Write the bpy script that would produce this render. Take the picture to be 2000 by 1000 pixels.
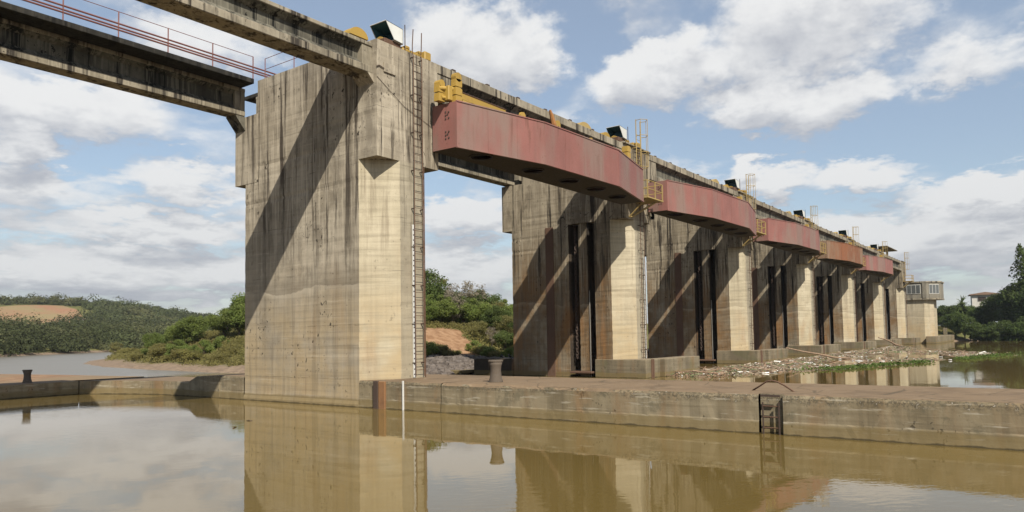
import bpy, bmesh, math, random
import numpy as np
from mathutils import Vector, Matrix
for o in list(bpy.data.objects): bpy.data.objects.remove(o)
sc = bpy.context.scene
COL = sc.collection
R = math.radians

# ------------------------------------------------------------------ camera
cam_d = bpy.data.cameras.new('camera'); cam = bpy.data.objects.new('camera', cam_d); COL.objects.link(cam)
F, YAW, PIT, ROL, CY = 1440.18, .6329, .0562, -.0159, 573.05
fw = Vector((math.cos(YAW)*math.cos(PIT), math.sin(YAW)*math.cos(PIT), math.sin(PIT)))
rt = Vector((math.sin(YAW), -math.cos(YAW), 0)); up = rt.cross(fw)
r_ = rt*math.cos(ROL)+up*math.sin(ROL); u_ = up*math.cos(ROL)-rt*math.sin(ROL)
M4 = Matrix((r_, u_, -fw)).transposed().to_4x4(); M4.translation = (0, 0, 2.6)
cam.matrix_world = M4
cam_d.sensor_fit = 'HORIZONTAL'; cam_d.sensor_width = 36; cam_d.lens = 36*F/2000
cam_d.shift_y = (CY-500)/2000; cam_d.clip_start = .1; cam_d.clip_end = 6000
sc.camera = cam
sc.view_settings.view_transform = 'Standard'; sc.view_settings.look = 'None'
sc.view_settings.exposure = 0.70; sc.view_settings.gamma = 1
sc.cycles.use_denoising = True
sc.cycles.max_bounces = 6; sc.cycles.diffuse_bounces = 2; sc.cycles.glossy_bounces = 3
sc.cycles.transparent_max_bounces = 6; sc.cycles.transmission_bounces = 3

# ------------------------------------------------------------------ node helper
class NT:
    def __init__(s, tree): s.t = tree; s.n = tree.nodes; s.l = tree.links
    def put(s, sock, v):
        if v is None: return
        if isinstance(v, bpy.types.NodeSocket): s.l.new(v, sock)
        elif isinstance(v, (tuple, list)):
            dv = sock.default_value
            sock.default_value = tuple(v)+((1,) if len(dv) == 4 and len(v) == 3 else ())
        else: sock.default_value = v
    def math(s, op, a, b=None, c=None, clamp=False):
        n = s.n.new('ShaderNodeMath'); n.operation = op; n.use_clamp = clamp
        for i, v in enumerate((a, b, c)): s.put(n.inputs[i], v)
        return n.outputs[0]
    def vmath(s, op, a, b=None):
        n = s.n.new('ShaderNodeVectorMath'); n.operation = op
        s.put(n.inputs[0], a); s.put(n.inputs[1], b)
        return n.outputs[0]
    def xyz(s, v): n = s.n.new('ShaderNodeSeparateXYZ'); s.put(n.inputs[0], v); return n.outputs
    def comb(s, x, y, z):
        n = s.n.new('ShaderNodeCombineXYZ')
        for i, v in enumerate((x, y, z)): s.put(n.inputs[i], v)
        return n.outputs[0]
    def noise(s, vec, scale=1, detail=5, rough=.55, dist=0):
        n = s.n.new('ShaderNodeTexNoise'); s.put(n.inputs['Vector'], vec)
        s.put(n.inputs['Scale'], scale); s.put(n.inputs['Detail'], detail); s.put(n.inputs['Roughness'], rough); s.put(n.inputs['Distortion'], dist)
        return n.outputs[0]
    def vor(s, vec, scale=1, feature='F1', out=0):
        n = s.n.new('ShaderNodeTexVoronoi'); n.feature = feature; s.put(n.inputs['Vector'], vec); s.put(n.inputs['Scale'], scale)
        return n.outputs[out]
    def smooth(s, v, a, b, lo=0., hi=1.):
        n = s.n.new('ShaderNodeMapRange'); n.interpolation_type = 'SMOOTHSTEP'
        for i, x in enumerate((v, a, b, lo, hi)): s.put(n.inputs[i], x)
        return n.outputs[0]
    def lin(s, v, a, b, lo=0., hi=1.):
        n = s.n.new('ShaderNodeMapRange')
        for i, x in enumerate((v, a, b, lo, hi)): s.put(n.inputs[i], x)
        return n.outputs[0]
    def mix(s, f, a, b, mode='MIX'):
        n = s.n.new('ShaderNodeMix'); n.data_type = 'RGBA'; n.blend_type = mode
        s.put(n.inputs[0], f); s.put(n.inputs[6], a); s.put(n.inputs[7], b)
        return n.outputs[2]
    def bump(s, h, strength=.3, dist=.02):
        n = s.n.new('ShaderNodeBump'); s.put(n.inputs['Height'], h); s.put(n.inputs['Strength'], strength); s.put(n.inputs['Distance'], dist)
        return n.outputs[0]

# ------------------------------------------------------------------ sun and sky
SUND = Vector((.58, .84, -1.0)).normalized()
sl = bpy.data.lights.new('sun', 'SUN'); sl.energy = 5.0; sl.angle = R(.5); sl.color = (1, .935, .81)
so = bpy.data.objects.new('sun', sl); COL.objects.link(so); so.rotation_euler = SUND.to_track_quat('-Z', 'Y').to_euler()
so.location = (-30, -45, 60)

w = bpy.data.worlds.new('World'); sc.world = w; w.use_nodes = True
W = NT(w.node_tree); W.n.clear()
sky = W.n.new('ShaderNodeTexSky'); sky.sky_type = 'NISHITA'; sky.sun_disc = False
sky.sun_elevation = math.asin(-SUND.z); sky.sun_rotation = math.atan2(-SUND.x, -SUND.y)
sky.air_density = 1.1; sky.dust_density = 1.0; sky.ozone_density = 1.6
tc = W.n.new('ShaderNodeTexCoord'); dirv = W.vmath('NORMALIZE', tc.outputs['Generated'])
dx, dy, dz = W.xyz(dirv)
el = W.math('ARCSINE', W.math('MAXIMUM', dz, 0.0)); az = W.math('ARCTAN2', dy, dx)
hl = W.math('SQRT', W.math('ADD', W.math('MULTIPLY', dx, dx), W.math('MULTIPLY', dy, dy)))
cx_, cy_ = W.math('DIVIDE', dx, hl), W.math('DIVIDE', dy, hl)
def cloudp(dele):
    v = W.math('LOGARITHM', W.math('ADD', el, .13+dele), math.e)
    return W.comb(W.math('MULTIPLY', cx_, 2.6), W.math('MULTIPLY', cy_, 2.6), W.math('MULTIPLY', v, 2.3))
def pix(x, y):      # bearing and height of a point of the sky
    d = fw*1+r_*((x-1000)/F)-u_*((y-CY)/F); d.normalize()
    return math.atan2(d.y, d.x), math.asin(d.z)
BL = [(955, 85, 165, 80, 1), (1040, 130, 80, 45, .8), (1270, 150, 130, 60, 1), (1360, 120, 90, 70, .9), (1570, 50, 170, 95, 1), (1690, 20, 120, 70, .8), (1540, 205, 175, 48, .9),
      (1515, 345, 75, 36, 1), (1665, 350, 95, 30, .9), (1930, 375, 130, 34, .8), (1850, 470, 360, 62, 1), (1620, 450, 120, 40, .7), (345, 350, 120, 42, 1), (30, 280, 60, 45, .9), (230, 445, 250, 30, .8), (180, 510, 220, 32, .9), (420, 540, 260, 40, .8),
      (120, 210, 330, 42, .6), (60, 370, 150, 34, .6), (420, 80, 170, 60, .8), (905, 420, 110, 40, .8), (900, 520, 150, 50, .9), (1900, 120, 140, 40, .45), (700, 500, 200, 60, .6)]
HOLES = [(1130, 50, 90, 100, 1), (1240, 265, 170, 40, .9), (620, 20, 120, 50, .6), (1830, 270, 200, 70, .7), (440, 235, 120, 40, .6), (860, 370, 60, 34, .6), (150, 310, 60, 26, .5), (1420, 300, 80, 40, .8)]
def field(dele):
    p = cloudp(dele); e0 = W.math('ADD', el, dele)
    n_ = W.noise(p, 1.9, 9, .56, .1); wz_ = W.noise(p, 5.2, 6, .62)
    azw = W.math('ADD', az, W.math('MULTIPLY', W.math('SUBTRACT', wz_, .5), .12))
    elw = W.math('ADD', e0, W.math('MULTIPLY', W.math('SUBTRACT', W.noise(p, 6.5, 6, .62), .5), .10))
    def blobs(L):
        tot = None
        for (x, y, rx, ry, wt) in L:
            a, e = pix(x, y)
            u = W.math('MULTIPLY', W.math('SUBTRACT', azw, a), F/rx*.85); v = W.math('MULTIPLY', W.math('SUBTRACT', elw, e), F/ry*.85)
            q = W.math('SUBTRACT', 1, W.math('MULTIPLY_ADD', u, u, W.math('MULTIPLY', v, v)))
            q = W.math('MULTIPLY', W.math('MAXIMUM', q, 0), wt)
            tot = q if tot is None else W.math('MAXIMUM', tot, q)
        return tot
    hb = W.math('ADD', W.smooth(e0, .02, .30, .10, .0), W.smooth(e0, .55, 1.2, 0, -.05))
    d_ = W.math('ADD', W.math('MULTIPLY_ADD', n_, .85, .055), hb)
    d_ = W.math('ADD', d_, W.math('SUBTRACT', W.math('MULTIPLY', blobs(BL), .26), W.math('MULTIPLY', blobs(HOLES), .16)))
    return d_, wz_
D, wz = field(0); D1, _ = field(.03)
mask = W.smooth(D, .46, .675)
sh = W.math('ADD', .52, W.math('MULTIPLY', W.math('SUBTRACT', D, D1), 2.2))
sh = W.math('SUBTRACT', sh, W.math('MULTIPLY', W.math('MAXIMUM', W.math('SUBTRACT', D, .66), 0), .6))
sh = W.math('ADD', sh, W.math('MULTIPLY', W.math('SUBTRACT', wz, .5), .35), None, True)
ccol = W.mix(W.smooth(sh, .05, .85), (.46, .48, .53), (.85, .85, .845))
gq = W.smooth(el, .02, .30, .84, 1.0); ccol = W.mix(1.0, ccol, W.comb(gq, W.math('MULTIPLY_ADD', gq, .97, .03), W.math('MULTIPLY_ADD', gq, .9, .10)), 'MULTIPLY')
bg1 = W.n.new('ShaderNodeBackground'); bg1.inputs[1].default_value = .078
skyc = W.mix(.32, sky.outputs[0], (4.2, 4.7, 5.3)); W.put(bg1.inputs[0], skyc)
bg2 = W.n.new('ShaderNodeBackground'); bg2.inputs[1].default_value = .63; W.put(bg2.inputs[0], ccol)
mx = W.n.new('ShaderNodeMixShader'); W.put(mx.inputs[0], W.math('MULTIPLY', mask, .95)); W.l.new(bg1.outputs[0], mx.inputs[1]); W.l.new(bg2.outputs[0], mx.inputs[2])
wo = W.n.new('ShaderNodeOutputWorld'); W.l.new(mx.outputs[0], wo.inputs[0])
w.cycles.sampling_method = 'MANUAL'; w.cycles.sample_map_resolution = 512

# ------------------------------------------------------------------ materials
MATS = {}
KA = .68
def newmat(name):
    m = bpy.data.materials.new(name); m.use_nodes = True
    t = NT(m.node_tree); b = t.n['Principled BSDF']; MATS[name] = m
    return m, t, b
def geo(t):
    g = t.n.new('ShaderNodeNewGeometry'); return g.outputs['Position'], g.outputs['Normal']

def concrete(name, base, light, dark, streak=.6, board=.35, rust=.25, top=None, warm=None, wet=True, lift=2.05, moss=0., bumpd=.012, agg=False, wz=(6.5, 1.5)):
    m, t, b = newmat(name); P, N = geo(t); x, y, z = t.xyz(P)
    big = t.noise(P, .32, 6, .6); mid = t.noise(P, 1.7, 7, .62); fine = t.noise(P, 22, 4, .6)
    c = t.mix(t.smooth(big, .32, .68), base, light)
    c = t.mix(t.smooth(mid, .5, .78, 0, .55), c, tuple(v*.72 for v in base))
    bands = t.noise(t.comb(t.math('MULTIPLY', x, .95), t.math('MULTIPLY', y, .95), t.math('MULTIPLY', z, .035)), 1, 3, .5)
    c = t.mix(t.smooth(bands, .50, .64, 0, .75*min(1, streak+.1)), c, tuple(.55*a_+.45*d_ for a_, d_ in zip(base, dark)))
    blot = t.noise(t.comb(x, y, t.math('MULTIPLY', z, .8)), .85, 8, .7)
    c = t.mix(t.smooth(blot, .56, .64, 0, .5*min(1, streak+.2)), c, tuple(.4*a_+.6*d_ for a_, d_ in zip(base, dark)))
    c = t.mix(t.smooth(blot, .40, .33, 0, .45), c, tuple(min(1, v*1.1) for v in light))
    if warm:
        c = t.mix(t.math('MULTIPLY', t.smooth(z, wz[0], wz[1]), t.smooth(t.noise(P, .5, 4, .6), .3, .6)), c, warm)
    gm = t.noise(t.comb(x, y, t.math('MULTIPLY', z, .55)), 1.25, 8, .68)
    c = t.mix(t.math('MULTIPLY', t.smooth(gm, .47, .62, 0, .7*min(1, streak)), t.smooth(z, 3.5, 7.5, .35, 1)), c, tuple(.55*b_+.45*d_+.01 for b_, d_ in zip(base, dark)))
    # formwork boards
    bd = t.noise(t.comb(t.math('MULTIPLY', x, .25), t.math('MULTIPLY', y, .25), t.math('MULTIPLY', z, 7.5)), 1, 4, .6)
    c = t.mix(t.smooth(bd, .45, .72, 0, board), c, tuple(v*.6 for v in base))
    bd2 = t.smooth(t.noise(t.comb(t.math('MULTIPLY', x, .5), t.math('MULTIPLY', y, .5), t.math('MULTIPLY', z, 11)), 1, 3, .6), .62, .75, 0, board*.9)
    c = t.mix(bd2, c, tuple(min(1, v*1.3) for v in light))
    # streaks running down
    sv = t.comb(t.math('MULTIPLY', x, 2.6), t.math('MULTIPLY', y, 2.6), t.math('MULTIPLY', z, .11))
    s1 = t.noise(sv, 1, 6, .65); s2 = t.noise(sv, 3.1, 4, .6)
    hm = t.smooth(t.math('ADD', z, t.math('MULTIPLY', t.math('SUBTRACT', big, .5), 6)), 3.5, 8.5, .25, 1)
    c = t.mix(t.math('MULTIPLY', t.smooth(s1, .50, .60, 0, min(1, streak*1.25)), hm), c, dark)
    c = t.mix(t.math('MULTIPLY', t.smooth(s2, .52, .62, 0, streak*.6), hm), c, tuple(min(1, v*1.12) for v in light))
    # joints between pours
    if lift:
        zz = t.math('ADD', z, t.math('MULTIPLY', t.math('SUBTRACT', t.noise(P, 1.1, 3), .5), .10))
        fr = t.math('ABSOLUTE', t.math('SUBTRACT', t.math('FRACT', t.math('DIVIDE', zz, lift)), .5))
        jn = t.math('MULTIPLY', t.smooth(fr, .012, .0), t.math('MULTIPLY', t.smooth(mid, .38, .6, 0, .6), t.smooth(t.noise(P, .45, 3), .42, .6)))
        c = t.mix(jn, c, tuple(v*.6 for v in dark))
    sp = t.noise(t.comb(x, y, t.math('MULTIPLY', z, .8)), 5.5, 3, .7)
    c = t.mix(t.math('MULTIPLY', t.smooth(sp, .60, .66, 0, streak), t.smooth(t.noise(P, .55, 3), .50, .62)), c, tuple(v*.6 for v in dark))
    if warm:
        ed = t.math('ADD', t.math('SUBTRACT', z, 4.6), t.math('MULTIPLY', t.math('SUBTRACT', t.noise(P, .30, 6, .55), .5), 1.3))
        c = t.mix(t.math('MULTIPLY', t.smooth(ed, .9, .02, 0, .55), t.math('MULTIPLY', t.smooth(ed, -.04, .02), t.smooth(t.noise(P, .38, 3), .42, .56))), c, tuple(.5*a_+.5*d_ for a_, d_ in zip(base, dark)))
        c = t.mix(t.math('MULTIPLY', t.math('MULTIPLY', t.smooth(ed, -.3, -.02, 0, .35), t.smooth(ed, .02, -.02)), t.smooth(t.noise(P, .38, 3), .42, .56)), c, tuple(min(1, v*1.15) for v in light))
    # rust and mud
    rn = t.noise(t.comb(t.math('MULTIPLY', x, 1.1), t.math('MULTIPLY', y, 1.1), t.math('MULTIPLY', z, .22)), 1, 5, .6)
    c = t.mix(t.math('MULTIPLY', t.smooth(rn, .5, .72, 0, rust), t.smooth(z, 8, 2)), c, (.27, .135, .05))
    pits = t.smooth(t.vor(t.comb(x, y, t.math('MULTIPLY', z, .7)), 5.5), .14, .06, 0, .8)
    c = t.mix(t.math('MULTIPLY', pits, t.smooth(mid, .52, .6)), c, tuple(v*.35 for v in dark))
    if moss: c = t.mix(t.smooth(t.noise(P, .8, 5), .5, .62, 0, moss), c, (.10, .11, .035))
    nz = t.xyz(N)[2]
    if agg:
        az_ = t.smooth(t.math('ADD', z, t.math('MULTIPLY', t.math('SUBTRACT', t.noise(P, 2.4, 4), .5), .5)), .72, .92)
        sp2 = t.noise(P, 13, 4, .7)
        c = t.mix(t.math('MULTIPLY', az_, t.smooth(sp2, .46, .54, 0, .75)), c, (.095, .078, .052))
        c = t.mix(t.math('MULTIPLY', az_, t.smooth(sp2, .60, .68, 0, .8)), c, (.52, .47, .38))
        hz = t.noise(t.comb(t.math('MULTIPLY', x, .8), t.math('MULTIPLY', y, .8), t.math('MULTIPLY', z, 9)), 1, 5, .65)
        c = t.mix(t.smooth(hz, .58, .66, 0, .6), c, (.47, .42, .32))
        c = t.mix(t.smooth(t.noise(P, 1.3, 7, .7), .55, .65, 0, .55), c, (.13, .115, .075))
    if top and agg:
        pd = t.noise(P, .55, 5, .6); top_m = t.mix(t.smooth(pd, .5, .62, 0, .7), top, (.15, .105, .065)); top_m = t.mix(t.smooth(t.noise(P, 1.9, 6, .7), .56, .66, 0, .6), top_m, (.30, .225, .145))
        ck = t.smooth(t.vor(t.comb(t.math('ADD', x, t.math('MULTIPLY', pd, 1.5)), y, z), .55, 'DISTANCE_TO_EDGE'), .016, .004, 0, .6); top_m = t.mix(ck, top_m, (.07, .055, .035))
        c = t.mix(t.smooth(nz, .6, .9), c, top_m)
    elif top: c = t.mix(t.math('MULTIPLY', t.smooth(nz, .6, .9), t.smooth(mid, .2, .4, .7, 1)), c, t.mix(t.smooth(t.noise(P, 3, 5), .4, .65), top, tuple(v*.72 for v in top)))
    if wet:
        wl = t.math('ADD', z, t.math('MULTIPLY', t.math('SUBTRACT', mid, .5), .16))
        c = t.mix(t.smooth(wl, .34, .24, 0, .60), c, (.20, .145, .055))
        c = t.mix(t.smooth(wl, .05, .015, 0, .8), c, (.05, .04, .02))
    c = t.mix(1.0, c, (KA, KA, KA*1.02), 'MULTIPLY')
    t.put(b.inputs['Base Color'], c); b.inputs['Roughness'].default_value = .9
    b.inputs['Specular IOR Level'].default_value = .2
    h = t.math('ADD', t.math('ADD', t.math('MULTIPLY', fine, .35), t.math('MULTIPLY', bd, .6)), mid)
    t.put(b.inputs['Normal'], t.bump(h, .55, bumpd))
    return m

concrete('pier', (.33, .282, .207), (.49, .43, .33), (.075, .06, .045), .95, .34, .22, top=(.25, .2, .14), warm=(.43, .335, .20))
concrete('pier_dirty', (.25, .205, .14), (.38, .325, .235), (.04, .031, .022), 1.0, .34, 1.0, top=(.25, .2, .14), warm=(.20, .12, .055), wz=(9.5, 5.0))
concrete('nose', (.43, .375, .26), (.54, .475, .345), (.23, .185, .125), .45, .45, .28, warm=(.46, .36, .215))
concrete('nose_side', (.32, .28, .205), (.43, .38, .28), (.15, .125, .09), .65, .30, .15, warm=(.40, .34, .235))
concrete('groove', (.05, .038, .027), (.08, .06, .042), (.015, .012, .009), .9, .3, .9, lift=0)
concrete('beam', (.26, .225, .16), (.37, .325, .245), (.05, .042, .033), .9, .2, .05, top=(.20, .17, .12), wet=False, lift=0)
concrete('beam_web', (.075, .068, .052), (.21, .195, .15), (.012, .012, .010), 1.0, .1, .0, wet=False, lift=0)  # black stains, with the shade beneath the deck put into the colour too
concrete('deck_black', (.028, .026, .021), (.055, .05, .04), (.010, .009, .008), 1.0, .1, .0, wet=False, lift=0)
concrete('wall', (.25, .20, .122), (.335, .28, .185), (.08, .063, .038), .75, .6, .4, top=(.225, .158, .096), lift=0, bumpd=.014, agg=True)
concrete('sill', (.19, .155, .10), (.27, .225, .15), (.055, .043, .03), .6, .5, .4, top=(.28, .22, .145), lift=0, moss=.3)
concrete('room', (.20, .18, .14), (.28, .255, .20), (.10, .09, .075), .5, .2, .05, wet=False, lift=0)

def paint(name, col, dirt=(.1, .07, .05), amt=.4, rough=.55, streak=.4, metal=0., alt=None, altamt=0., spec=.4):
    m, t, b = newmat(name); P, N = geo(t); x, y, z = t.xyz(P)
    s1 = t.noise(t.comb(t.math('MULTIPLY', x, 3.2), t.math('MULTIPLY', y, 3.2), t.math('MULTIPLY', z, .25)), 1, 5, .6)
    n = t.noise(P, 2.2, 7, .62); f = t.noise(P, 14, 4)
    c = t.mix(t.smooth(t.noise(P, .6, 4), .35, .65), col, tuple(v*.86 for v in col))
    if alt: c = t.mix(t.math('MULTIPLY', t.smooth(t.noise(t.comb(x, y, t.math('MULTIPLY', z, .35)), .55, 4), .42, .62), altamt), c, alt)
    c = t.mix(t.smooth(s1, .5, .72, 0, streak), c, tuple(v*.6+.1*d for v, d in zip(col, dirt)))
    c = t.mix(t.smooth(n, .56, .74, 0, amt), c, dirt)
    if name == 'gate_red':
        rn_ = t.noise(t.comb(t.math('MULTIPLY', x, 4.5), t.math('MULTIPLY', y, 4.5), t.math('MULTIPLY', z, .5)), 1, 4, .6)
        c = t.mix(t.math('MULTIPLY', t.smooth(rn_, .60, .68, 0, .55), t.smooth(z, 10.4, 11.7, .3, 1)), c, (.12, .055, .035))
        c = t.mix(t.smooth(t.noise(P, 7, 5, .7), .64, .70, 0, .7), c, (.14, .06, .035))
    c = t.mix(1.0, c, (KA, KA, KA), 'MULTIPLY')
    t.put(b.inputs['Base Color'], c); b.inputs['Metallic'].default_value = metal
    t.put(b.inputs['Roughness'], t.lin(f, .3, .7, rough-.1, min(1, rough+.15))); b.inputs['Specular IOR Level'].default_value = spec
    t.put(b.inputs['Normal'], t.bump(t.math('ADD', n, t.math('MULTIPLY', f, .3)), .25, .01))
    return m
paint('gate_red', (.295, .122, .103), (.22, .14, .11), .5, .62, .45, alt=(.245, .16, .133), altamt=.95)
paint('gate_rust', (.23, .088, .04), (.25, .185, .12), .95, .85, .6, alt=(.25, .19, .13), altamt=.65)
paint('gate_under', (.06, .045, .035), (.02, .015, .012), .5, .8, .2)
paint('yellow', (.43, .275, .055), (.22, .12, .05), .4, .5, .35)
paint('ochre', (.42, .30, .11), (.18, .10, .05), .5, .6, .3)
paint('orange_rust', (.42, .19, .06), (.12, .06, .03), .5, .8, .3)
paint('rail_red', (.22, .085, .07), (.15, .07, .04), .4, .6, .2)
paint('rust', (.13, .07, .042), (.07, .04, .025), .5, .85, .4)
paint('rust_dark', (.07, .045, .033), (.03, .022, .018), .5, .85, .4)
paint('rust_light', (.28, .14, .06), (.12, .06, .03), .5, .85, .5)
paint('white_paint', (.72, .71, .68), (.35, .30, .22), .3, .6, .25)
paint('hood_white', (.74, .75, .72), (.45, .40, .3), .2, .5, .2)
paint('hood_blue', (.035, .13, .17), (.02, .04, .05), .3, .5, .2)
paint('bollard', (.12, .092, .068), (.24, .18, .12), .5, .85, .5)
paint('grey_steel', (.30, .28, .25), (.15, .1, .07), .4, .6, .3)
paint('house_wall', (.72, .68, .62), (.5, .45, .38), .25, .9, .2)
paint('roof_tile', (.27, .17, .12), (.15, .1, .08), .4, .9, .3)
paint('window_frame', (.52, .51, .48), (.4, .38, .33), .2, .6, .1)
paint('dark_opening', (.05, .035, .03), (.03, .02, .02), .3, .9, .1)
paint('bird', (.03, .028, .028), (.02, .02, .02), .1, .8, .1)

m, t, b = newmat('glass'); b.inputs['Base Color'].default_value = (.07, .075, .075, 1); b.inputs['Roughness'].default_value = .06; b.inputs['Specular IOR Level'].default_value = .8

# water
m, t, b = newmat('water'); P, N = geo(t); x, y, z = t.xyz(P)
c = t.mix(t.smooth(t.noise(P, .05, 4), .35, .65), (.108, .075, .024), (.122, .086, .029))
c = t.mix(t.smooth(y, 44, 60), c, (.125, .11, .085))
t.put(b.inputs['Base Color'], c); t.put(b.inputs['Roughness'], t.smooth(y, 44, 60, .02, .34)); b.inputs['IOR'].default_value = 1.42
rp = t.comb(t.math('ADD', t.math('MULTIPLY', x, .62), t.math('MULTIPLY', y, .78)), t.math('MULTIPLY', t.math('SUBTRACT', t.math('MULTIPLY', y, .62), t.math('MULTIPLY', x, .78)), .45), 0)
h1 = t.noise(rp, 5.5, 3, .5); h2 = t.noise(P, .45, 3, .5)
calm = t.smooth(t.noise(P, .11, 2), .45, .66, .10, 1.0)
far = t.smooth(y, 42, 60, 1, 12)
hh = t.math('ADD', t.math('MULTIPLY', t.math('MULTIPLY', h1, calm), far), t.math('MULTIPLY', h2, .9))
t.put(b.inputs['Normal'], t.bump(hh, .10, .035))

# soil and vegetation
def soil(name, a, bcol, cc=None, sc_=1.2, bd=.08):
    m, t, b = newmat(name); P, N = geo(t)
    n = t.noise(P, sc_, 8, .65); n2 = t.noise(P, sc_*.15, 4)
    c = t.mix(t.smooth(n, .38, .62), a, bcol)
    if cc: c = t.mix(t.smooth(n2, .45, .6), c, cc)
    c = t.mix(1.0, c, (KA, KA, KA), 'MULTIPLY')
    t.put(b.inputs['Base Color'], c); b.inputs['Roughness'].default_value = .95; b.inputs['Specular IOR Level'].default_value = .1
    t.put(b.inputs['Normal'], t.bump(n, .6, bd))
soil('apron_earth', (.24, .145, .09), (.33, .215, .13), (.26, .19, .12))
soil('red_soil', (.42, .20, .085), (.50, .27, .13), (.38, .20, .10))
soil('rock', (.12, .10, .088), (.20, .17, .15), None, 2.5)
soil('thatch', (.30, .24, .15), (.20, .15, .09))

BARE = tuple((fw+r_*((72-1000)/F)).xy*357)
m, t, b = newmat('terrain'); P, N = geo(t); x, y, z = t.xyz(P)
n = t.noise(P, .35, 8, .65); n3 = t.noise(P, 2.2, 5, .65)
g = t.mix(t.smooth(n, .4, .62), (.085, .095, .03), (.15, .14, .05))
g = t.mix(t.smooth(n3, .5, .7, 0, .6), g, (.17, .14, .07))
beach = t.mix(t.smooth(n3, .4, .6), (.25, .185, .13), (.17, .125, .09))
c = t.mix(t.smooth(t.math('ADD', z, t.math('MULTIPLY', t.math('SUBTRACT', n, .5), .8)), .28, .62), beach, g)
def patch(cxp, cyp, rx, ry, wob, sc_=.08, ang=0.):
    ca, sa = math.cos(ang), math.sin(ang)
    xx, yy = t.math('SUBTRACT', x, cxp), t.math('SUBTRACT', y, cyp)
    u = t.math('DIVIDE', t.math('ADD', t.math('MULTIPLY', xx, ca), t.math('MULTIPLY', yy, sa)), rx)
    v = t.math('DIVIDE', t.math('SUBTRACT', t.math('MULTIPLY', yy, ca), t.math('MULTIPLY', xx, sa)), ry)
    q = t.math('ADD', t.math('MULTIPLY', u, u), t.math('MULTIPLY', v, v))
    return t.smooth(t.math('ADD', q, t.math('MULTIPLY', t.math('SUBTRACT', t.noise(P, sc_, 5), .5), wob)), 1.05, .9)
rs = t.mix(t.smooth(t.noise(t.comb(x, y, t.math('MULTIPLY', z, .35)), 1.6, 8, .7), .36, .64), (.21, .115, .062), (.33, .205, .12))
c = t.mix(patch(49.6, 43.8, 6.4, 2.9, 2.8, .6, .72), c, rs)
hillsoil = t.mix(t.smooth(t.noise(P, .05, 7, .65), .4, .62), (.27, .15, .09), (.235, .18, .095))
c = t.mix(patch(BARE[0], BARE[1], 20, 38, .7, .04, -.39), c, hillsoil)
c = t.mix(1.0, c, (.8, .8, .8), 'MULTIPLY')
t.put(b.inputs['Base Color'], c); b.inputs['Roughness'].default_value = .95; b.inputs['Specular IOR Level'].default_value = .1
t.put(b.inputs['Normal'], t.bump(t.math('ADD', n, n3), .6, .12))

def leafmat(name, a, bcol, yel, trans=.35):
    m, t, b = newmat(name); P, N = geo(t)
    oi = t.n.new('ShaderNodeObjectInfo')
    n = t.noise(P, .9, 3, .6); n2 = t.noise(P, 5.0, 2, .6); n4 = t.noise(P, .16, 2, .5)
    c = t.mix(t.smooth(n, .35, .65), a, bcol)
    c = t.mix(t.smooth(n4, .42, .6, 0, .5), c, tuple(v*.6 for v in a))
    if name == 'leaf_far':
        c = t.mix(t.smooth(t.noise(P, .022, 3, .5), .45, .58, 0, .75), c, tuple(v*.45 for v in a))
        c = t.mix(t.smooth(t.noise(P, .05, 3, .6), .52, .62, 0, .6), c, tuple(v*1.15 for v in yel))
    c = t.mix(t.smooth(n2, .52, .72, 0, .6), c, yel)
    c = t.mix(t.math('MULTIPLY', oi.outputs['Random'], .45), c, tuple(v*.75 for v in yel))
    d = t.n.new('ShaderNodeBsdfDiffuse'); t.put(d.inputs[0], c)
    tr = t.n.new('ShaderNodeBsdfTranslucent'); t.put(tr.inputs[0], t.mix(.5, c, tuple(min(1, v*1.5) for v in yel)))
    ms = t.n.new('ShaderNodeMixShader'); ms.inputs[0].default_value = trans
    t.l.new(d.outputs[0], ms.inputs[1]); t.l.new(tr.outputs[0], ms.inputs[2])
    t.l.new(ms.outputs[0], t.n['Material Output'].inputs[0])
leafmat('leaf_green', (.105, .15, .038), (.16, .205, .055), (.22, .24, .08), .5)
leafmat('leaf_dark', (.06, .09, .028), (.095, .13, .04), (.14, .16, .06), .42)
leafmat('leaf_bank', (.042, .068, .022), (.07, .10, .032), (.11, .13, .05), .4)
leafmat('leaf_olive', (.14, .145, .05), (.195, .185, .07), (.25, .22, .10), .5)
leafmat('leaf_dry', (.18, .155, .11), (.24, .21, .155), (.28, .24, .185), .4)
leafmat('leaf_scrub', (.15, .15, .046), (.205, .19, .066), (.24, .20, .09), .52)
leafmat('leaf_bright', (.06, .11, .024), (.09, .14, .036), (.13, .16, .05))
leafmat('leaf_far', (.048, .066, .029), (.075, .092, .041), (.12, .118, .06), .3)
soil('bark', (.10, .075, .05), (.17, .13, .10), None, 6, .03)
soil('bark_pale', (.30, .26, .21), (.22, .18, .14), None, 6, .03)
soil('driftwood', (.23, .15, .10), (.36, .26, .18), None, 9, .02)
m, t, b = newmat('litter'); oi = t.n.new('ShaderNodeNewGeometry')
cr = t.n.new('ShaderNodeValToRGB'); cr.color_ramp.interpolation = 'CONSTANT'
cols = [(.17, .11, .07), (.12, .075, .045), (.21, .155, .105), (.07, .05, .033), (.17, .095, .055), (.13, .10, .065), (.11, .085, .055), (.25, .205, .155), (.08, .095, .036), (.58, .57, .54)]
for i, cc in enumerate(cols):
    e = cr.color_ramp.elements[i] if i < 2 else cr.color_ramp.elements.new(i/len(cols))
    e.position = i/len(cols) if i < 9 else .965; e.color = cc+(1,)
t.l.new(oi.outputs['Random Per Island'], cr.inputs[0]); t.l.new(cr.outputs[0], b.inputs['Base Color']); b.inputs['Roughness'].default_value = .8

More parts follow.
